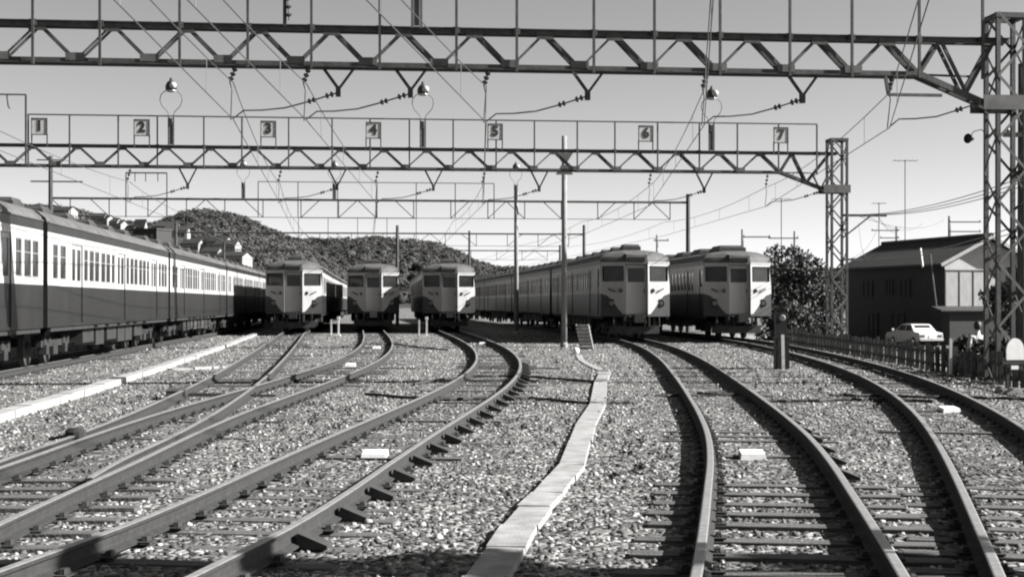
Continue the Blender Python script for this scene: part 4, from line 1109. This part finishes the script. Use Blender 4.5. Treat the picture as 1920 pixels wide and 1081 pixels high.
# ------------------------------------------------------------------ person behind the fence
def person():
    g = at(1830, 706, 0); X, Y = 11.05, 35.2; gz = ground_z(X + .9, Y)
    X = (1832 - 960) / FPX * Y; gz = -.52
    root = thing('person', 'person in pale shirt and dark trousers standing behind the fence', 'person', (X, Y, gz), math.radians(200))
    J = {'pel': (0, 0, .92), 'wai': (0, .01, 1.08), 'che': (0, 0, 1.3), 'nec': (0, .01, 1.47), 'hea': (0, -.02, 1.58), 'top': (0, -.01, 1.7)}
    V = [J[k] for k in ('pel', 'wai', 'che', 'nec', 'hea', 'top')]; Rr = [(.15, .11), (.14, .1), (.17, .11), (.055, .055), (.085, .1), (.07, .08)]
    E = [(i, i + 1) for i in range(5)]
    for s in (-1, 1):
        n = len(V); V += [(s * .19, 0, 1.4), (s * .25, .03, 1.14), (s * .23, -.1, .92), (s * .22, -.14, .83)]; Rr += [(.065,) * 2, (.05,) * 2, (.038,) * 2, (.035, .02)]
        E += [(2, n), (n, n + 1), (n + 1, n + 2), (n + 2, n + 3)]
        m = len(V); V += [(s * .1, 0, .82), (s * .11, -.02, .47), (s * .11, .03, .09), (s * .12, -.12, .04)]; Rr += [(.095,) * 2, (.065,) * 2, (.045,) * 2, (.045, .03)]
        E += [(0, m), (m, m + 1), (m + 1, m + 2), (m + 2, m + 3)]
        for f in range(5):
            n2 = len(V); fx = s * .22 + (f - 2) * .016
            V += [(fx, -.16, .8), (fx, -.17 + .01 * f, .74 - (.02 if f == 2 else 0))]; Rr += [(.009,) * 2, (.008,) * 2]; E += [(n + 3, n2), (n2, n2 + 1)]
    me = bpy.data.meshes.new('body'); me.from_pydata(V, E, [])
    for m_ in ('skin', 'pale_cloth', 'dark_cloth'): me.materials.append(MATS[m_])
    o = link('body_source', me, None)
    sk = o.modifiers.new('skin', 'SKIN')
    if not me.skin_vertices: 
        bpy.context.view_layer.objects.active = o
    for v, r_ in zip(me.skin_vertices[0].data, Rr): v.radius = r_
    me.skin_vertices[0].data[0].use_root = True
    o.modifiers.new('sub', 'SUBSURF').levels = 2
    dg = bpy.context.evaluated_depsgraph_get(); me2 = bpy.data.meshes.new_from_object(o.evaluated_get(dg)); bpy.data.objects.remove(o)
    me2.materials.clear()
    for m_ in ('skin', 'pale_cloth', 'dark_cloth'): me2.materials.append(MATS[m_])
    for p in me2.polygons:
        c = p.center; p.use_smooth = True
        p.material_index = 0 if c.z > 1.46 or (abs(c.x) > .15 and c.z < 1.12 and c.y < .02 and c.z > .6) else (2 if c.z < .98 else 1)
    link('body', me2, root)
    part('hair', lambda b: b.lathe([(.06, 1.56), (.088, 1.62), (.092, 1.68), (.075, 1.74), (.04, 1.765), (.01, 1.77)], (0, .02, 0), 14), 'hair', root, True)
    part('nose', lambda b: b.prism([(-.012, -.105, 1.57), (.012, -.105, 1.57), (0, -.1, 1.62)], (0, -.02, 0)), 'skin', root)
try: person()
except Exception as ex: print('person failed', ex)

# ------------------------------------------------------------------ poles and cables on the right
def pole(px, top_py, Y, label, r=.13, arms=(), mats='pole_wood', cat='pole', name='utility_pole', group='utility poles beyond the fence'):
    p = atY(px, top_py, Y); z0 = ground_z(p.x, Y)
    o = thing(name, label, cat, (p.x, Y, z0), 0, group)
    part('shaft', lambda b: b.tube([(0, 0, -.3), (0, 0, p.z - z0)], [r, r * .7], 10), mats, o, True)
    for dz, a0, a1 in arms:
        am = part('crossarm', lambda b: b.beam((a0, -r, p.z - z0 - dz), (a1, -r, p.z - z0 - dz), .08, .1), mats, o)
        for x in (a0 + .1, a1 - .1): part('pin_insulator', lambda b: b.lathe([(.03, 0), (.05, .05), (.03, .12)], (x, -r, p.z - z0 - dz + .05), 8), 'insulator', am)
    return o
pole(1916, 120, 33.5, 'dark tarred wooden pole beside the near lattice pillar', .12, ((1.6, -.45, .5), (2.6, -.3, .5)), 'fence_wood')
pole(1780, 405, 125, 'utility pole with a crossarm rising behind the house ridge', .16, ((.5, -.1, 2.6), (1.3, -.1, 2.6)))
pole(1681, 424, 140, 'utility pole behind the house near the television mast', .16, ((.4, -2.4, .2), (1.1, -1.6, .2)))
pole(1392, 430, 118, 'dark post with a crossarm behind the roof of the outer cab', .14, ((.6, 0, 2.2),))
pole(1490, 433, 124, 'dark post rising out of the airy tree', .14, ((.6, -2.2, .3),))
pole(1232, 440, 130, 'dark post between the two right cabs', .13, ((.5, -.3, 1.0),))
def mast(px, top, Y, label, w_):
    p = atY(px, top, Y); z0 = ground_z(p.x, Y)
    o = thing('antenna_mast', label, 'antenna', (p.x, Y, z0), 0, 'television antennas on thin masts')
    part('mast', lambda b: b.tube([(0, 0, -.3), (0, 0, p.z - z0)], .035, 6), 'steel_light', o)
    part('boom', lambda b: b.beam((-w_, 0, p.z - z0 - .05), (w_, 0, p.z - z0 - .05), .035), 'steel_light', o)
    for i in range(5):
        x = -w_ + i * w_ / 2; part('element', lambda b: b.beam((x, -.5, p.z - z0 - .05), (x, .5, p.z - z0 - .05), .025), 'steel_light', o)
mast(1697, 300, 112, 'tall television antenna mast behind the house roof', .85)
mast(1465, 372, 118, 'television antenna mast above the airy tree', .7)
mast(1648, 380, 120, 'thin television antenna mast left of the house ridge', .5)
# crossarms on the numbered gantry's pillar that carry the feeder cables
def feeder(a_, b_, sag, label, r=.012):
    a_, b_ = Vector(a_), Vector(b_)
    P = [a_.lerp(b_, t / 14) - Vector((0, 0, sag * 4 * (t / 14) * (1 - t / 14))) for t in range(15)]
    m = MB(); m.tube(P, r, 5); tag(m.build('feeder_cable', 'wire'), label, 'cable', 'feeder cables along the fence')
pp = gantry_point(G2, 12.25, 0)
arm = part('feeder_arm', lambda b: [b.beam((12.4, -.2, 4.95), (14.1, -.2, 4.95), .09), b.beam((12.4, -.2, 4.1), (13.5, -.2, 4.95), .05), b.beam((12.4, -.2, 3.3), (13.4, -.2, 3.3), .08)], 'steel', G2['root'])
part('feeder_arm', lambda b: [b.beam((10.4, -.2, 4.35), (12.0, -.2, 4.35), .09), b.beam((10.4, -.2, 3.6), (11.4, -.2, 4.35), .05)], 'steel', G1['root'])
for i, (dx, z1, z2) in enumerate(((0, 4.4, 5.0), (.45, 4.4, 5.0), (.9, 4.4, 5.0), (-.1, 3.4, 3.35), (.5, 3.4, 3.35))):
    A = gantry_point(G1, 11.0 + dx * .6, z1); B = gantry_point(G2, 12.9 + dx, z2); C_ = atY(1770 - 40 * i, 412 + 6 * (i % 3), 125)
    feeder((A.x + 1.2, -10, z1 + .3), A, .3, ['top', 'second', 'third', 'fourth', 'lowest'][i] + ' feeder cable between camera side and near pillar')
    feeder(A, B, .25, ['top', 'second', 'third', 'fourth', 'lowest'][i] + ' feeder cable between the two lattice pillars')
    feeder(B, C_, .6, ['top', 'second', 'third', 'fourth', 'lowest'][i] + ' feeder cable from numbered gantry to far pole')
o = thing('loudspeaker', 'horn loudspeaker on the near lattice pillar', 'loudspeaker', gantry_point(G1, 9.55, 5.07), SKEW - 1.0); o.scale = (.65,) * 3
part('horn', lambda b: b.lathe([(.05, -.12), (.08, 0), (.15, .14), (.16, .15), (.06, .02)], (0, 0, 0), 14, axis='y'), 'vent_dark', o, True)
part('bracket', lambda b: b.tube([(0, 0, .05), (.1, 0, .22), (.4, 0, .26), (.55, 0, .1)], .015, 5), 'wire', o)
# angled arm under the near gantry
part('cable_arm', lambda b: [b.beam((7.65, -.2, 6.33), (7.72, -.2, 5.93), .06), b.beam((7.72, -.2, 5.93), (8.85, -.2, 5.93), .06)], 'steel', G1['root'])
part('insulator_post', lambda b: [b.beam((lxof(535, 29.95), -.2, 7.1), (lxof(535, 29.95), -.2, 8.3), .07), disc_string(b, (lxof(535, 29.95) + .05, -.25, 7.9), (lxof(535, 29.95) + .08, -.25, 7.2), 4, .07)], 'steel', G1['root'])

# ------------------------------------------------------------------ wooded hills
def interp(P, x):
    if x <= P[0][0]: return P[0][1]
    for (xa, ya), (xb, yb) in zip(P[:-1], P[1:]):
        if x <= xb:
            t = (x - xa) / (xb - xa); t = t * t * (3 - 2 * t) * .5 + t * .5; return ya + (yb - ya) * t
    return P[-1][1]
RA = [(-700, 420), (-300, 400), (90, 387), (135, 391), (190, 407), (240, 418), (290, 420), (325, 408), (352, 398), (385, 394), (425, 399), (460, 410), (505, 431), (545, 446), (610, 485), (670, 530), (720, 566)]
RB = [(300, 455), (470, 447), (560, 446), (640, 447), (700, 441), (760, 446), (810, 452), (850, 466), (885, 484), (930, 496), (1000, 498), (1110, 504), (1250, 510), (1400, 506), (1540, 500), (1640, 506), (1900, 512), (2400, 520), (2700, 560)]
def hill(name, ridge, Yb, Yr, seed, ntree, ts, low):
    def ridge_h(u): return max(0, (568 - interp(ridge, u) - low) / FPX * Yr + CAMZ)
    def hz(u, t):
        rv = math.sin(u * .021 + 2) * .5 + math.sin(u * .047 + 5 * t) * .5
        base = t * t * (3 - 2 * t)
        return -2 + (ridge_h(u) + 2) * max(0, min(1.0, base * (1 + .10 * rv * (1 - t))))
    us = np.linspace(ridge[0][0], ridge[-1][0], 160); ts_ = np.linspace(0, 1.35, 22); V = []; F = []
    for t in ts_:
        Y = Yb + (Yr - Yb) * t
        for u in us: V.append(((u - 960) / FPX * Y, Y, hz(u, min(t, 1)) - max(0, t - 1) * 40))
    n = len(us)
    for j in range(len(ts_) - 1):
        for i in range(n - 1): F.append((j * n + i, j * n + i + 1, (j + 1) * n + i + 1, (j + 1) * n + i))
    me = bpy.data.meshes.new(name); me.from_pydata(V, [], F); me.materials.append(MATS['leaf_far']); me.polygons.foreach_set('use_smooth', [True] * len(F))
    tag(link(name, me), kind='structure')
    r = np.random.RandomState(seed); C = []; S = []
    for i in range(ntree):
        u = r.uniform(max(ridge[0][0], -120), min(ridge[-1][0], 2050)); t = r.uniform(.12, 1.02) ** .8
        if clear(name, u, t): continue
        Y = Yb + (Yr - Yb) * t; s = ts * r.uniform(.6, 1.3)
        C.append(((u - 960) / FPX * Y, Y, hz(u, min(t, 1)) + s * .35)); S.append(s)
    C = np.array(C); S = np.array(S); nT = len(C)
    core = ICO_V[None] * (1 + r.uniform(-.3, .3, (nT, 12, 1))) * S[:, None, None] * np.array([.8, .8, .75]) + C[:, None]
    Fc = (ICO_F[None] + (np.arange(nT) * 12)[:, None, None]).reshape(-1, 3)
    k = 30
    d = r.normal(size=(nT, k, 3)); d /= np.linalg.norm(d, axis=2)[..., None]; d[..., 2] = np.abs(d[..., 2]) * 1.1 - .15
    cc = C[:, None] + d * S[:, None, None] * r.uniform(.75, 1.1, (nT, k, 1))
    u_ = np.cross(d, r.normal(size=(nT, k, 3))); u_ /= np.linalg.norm(u_, axis=2)[..., None]; v_ = np.cross(u_, d + r.normal(size=d.shape) * .3); v_ /= np.linalg.norm(v_, axis=2)[..., None]
    sz = S[:, None, None] * r.uniform(.13, .27, (nT, k, 1))
    tri = np.stack([cc - u_ * sz, cc + u_ * sz, cc + v_ * sz * 1.5], 2).reshape(-1, 3)
    Vall = np.concatenate([core.reshape(-1, 3), tri]); Fall = np.concatenate([Fc.reshape(-1), np.arange(len(tri)) + nT * 12])
    tag(link('forest', numpy_mesh('forest', Vall, Fall, 'leaf_far', 3)), 'dense dark trees covering the ' + ('nearer' if name == 'hill' else 'farther') + ' hillside', 'forest', kind='stuff')
    return hz
def clear(name, u, t):
    if name == 'hill': return (150 < u < 240 and .55 < t < .8) or (300 < u < 350 and .45 < t < .7) or (350 < u < 450 and t < .42)
    return 478 < u < 545 and .55 < t < .85
HZA = hill('hill', RA, 260, 640, 5, 9000, 2.3, 17)
HZB = hill('far_hill', RB, 420, 980, 6, 9000, 3.2, 17)
# bare slope on the farther hill
def bare_slope():
    V = []; F = []; n = 14
    for j in range(n):
        t = .56 + .28 * j / (n - 1); Y = 420 + 560 * t
        for i in range(n):
            u = 484 + (40 + 18 * (1 - j / n)) * i / (n - 1) + 8 * math.sin(j * 1.3); V.append(((u - 960) / FPX * Y, Y, HZB(u, t) + 1.5))
    for j in range(n - 1):
        for i in range(n - 1): F.append((j * n + i, j * n + i + 1, (j + 1) * n + i + 1, (j + 1) * n + i))
    me = bpy.data.meshes.new('bare_slope'); me.from_pydata(V, [], F); me.materials.append(MATS['hill_soil']); tag(link('bare_slope', me), kind='structure')
bare_slope()
# houses on the nearer hillside
HL = [(122, 400, 520, 9, 5, 'lone white house high on the wooded hillside'), (186, 411, 470, 6, 4, 'first small house of the hillside row'), (198, 415, 470, 6, 4, 'second small house of the hillside row'), (211, 420, 470, 6, 4, 'third small house of the hillside row'), (223, 425, 470, 6, 4, 'last small house of the hillside row'),
      (247, 436, 400, 4, 4, 'tiny white hut below the hillside row'), (264, 437, 400, 4, 8, 'narrow white tower house on the hillside'), (284, 440, 400, 11, 8, 'dark flat block on the hillside'), (315, 430, 460, 9, 5, 'pale gabled house above the pale twin house'), (333, 438, 450, 9, 5, 'pale twin house on the hillside'),
      (362, 462, 380, 6, 4, 'small grey house on the lower hillside slope'), (383, 456, 390, 6, 4, 'small pale house uphill of the grey one'), (414, 458, 380, 7, 4, 'bright white house low on the hillside'), (428, 464, 370, 7, 4, 'bright white house next to another low on the hillside'), (398, 478, 330, 5, 3.5, 'little house just over the train roof'), (440, 486, 320, 8, 3.5, 'long low shed just over the train roof')]
for i, (px, py, Y, w_, h, lab) in enumerate(HL):
    w_, h = w_ * .75, h * .75
    p = atY(px, py, Y); o = thing('hillside_house', lab, 'house', (p.x, p.y, p.z - h * .5), R.uniform(-.5, .1), 'houses on the hillside')
    dark = 'dark' in lab
    part('wall', lambda b: b.box((0, 0, h * .35 - 5), (w_, w_ * .8, h * .7 + 10)), 'dark_wall' if dark else 'house_white', o)
    if dark: part('roof', lambda b: b.box((0, 0, h * .72), (w_ * 1.05, w_ * .85, h * .08)), 'roof_tile', o)
    else:
        part('roof', lambda b: b.prism([(-w_ * .55, -w_ * .45, h * .7), (w_ * .55, -w_ * .45, h * .7), (w_ * .55, 0, h * 1.1), (-w_ * .55, 0, h * 1.1)], (0, 0, .15)), 'roof_tile', o)
        part('roof', lambda b: b.prism([(-w_ * .55, w_ * .45, h * .7), (w_ * .55, w_ * .45, h * .7), (w_ * .55, 0, h * 1.1), (-w_ * .55, 0, h * 1.1)], (0, 0, .15)), 'roof_tile', o)
        part('gable', lambda b: [b.prism([(s * w_ * .49, -w_ * .4, h * .7), (s * w_ * .49, w_ * .4, h * .7), (s * w_ * .49, 0, h * 1.05)], (s * .02, 0, 0)) for s in (-1, 1)], 'house_white', o)
    for k in (-.28, .1, .32): part('window', lambda b: b.box((k * w_, -w_ * .4 - .03, h * .38), (w_ * .13, .05, h * .24)), 'glass', o)



# ------------------------------------------------------------------ sparse weeds in the ballast
def weeds():
    r = np.random.RandomState(77); B = []
    for px, py, n, w_, d_ in ((1190, 850, 50, .45, 2.2), (1170, 770, 40, .5, 3), (1000, 800, 26, .5, 3), (640, 770, 40, .5, 3), (340, 745, 30, .7, 1.5), (420, 700, 40, .8, 3), (560, 830, 26, .4, 2), (1560, 740, 40, .5, 3), (1700, 700, 50, .4, 5), (1480, 705, 24, .6, 1.5), (160, 800, 40, .7, 3), (1090, 690, 24, .6, 2)):
        c = at(px, py, 0)
        for i in range(n):
            s = r.uniform(.02, .05); B.append((c.x + r.normal() * w_, c.y + r.normal() * d_, s * .6, s, s, s * 1.2))
    V, F = leaves(len(B) * 12, B, .025, 78)
    tag(link('weeds', numpy_mesh('weeds', V, F, 'leaf', 4)), 'sparse dark weeds growing in the ballast', 'weeds', kind='stuff')
weeds()
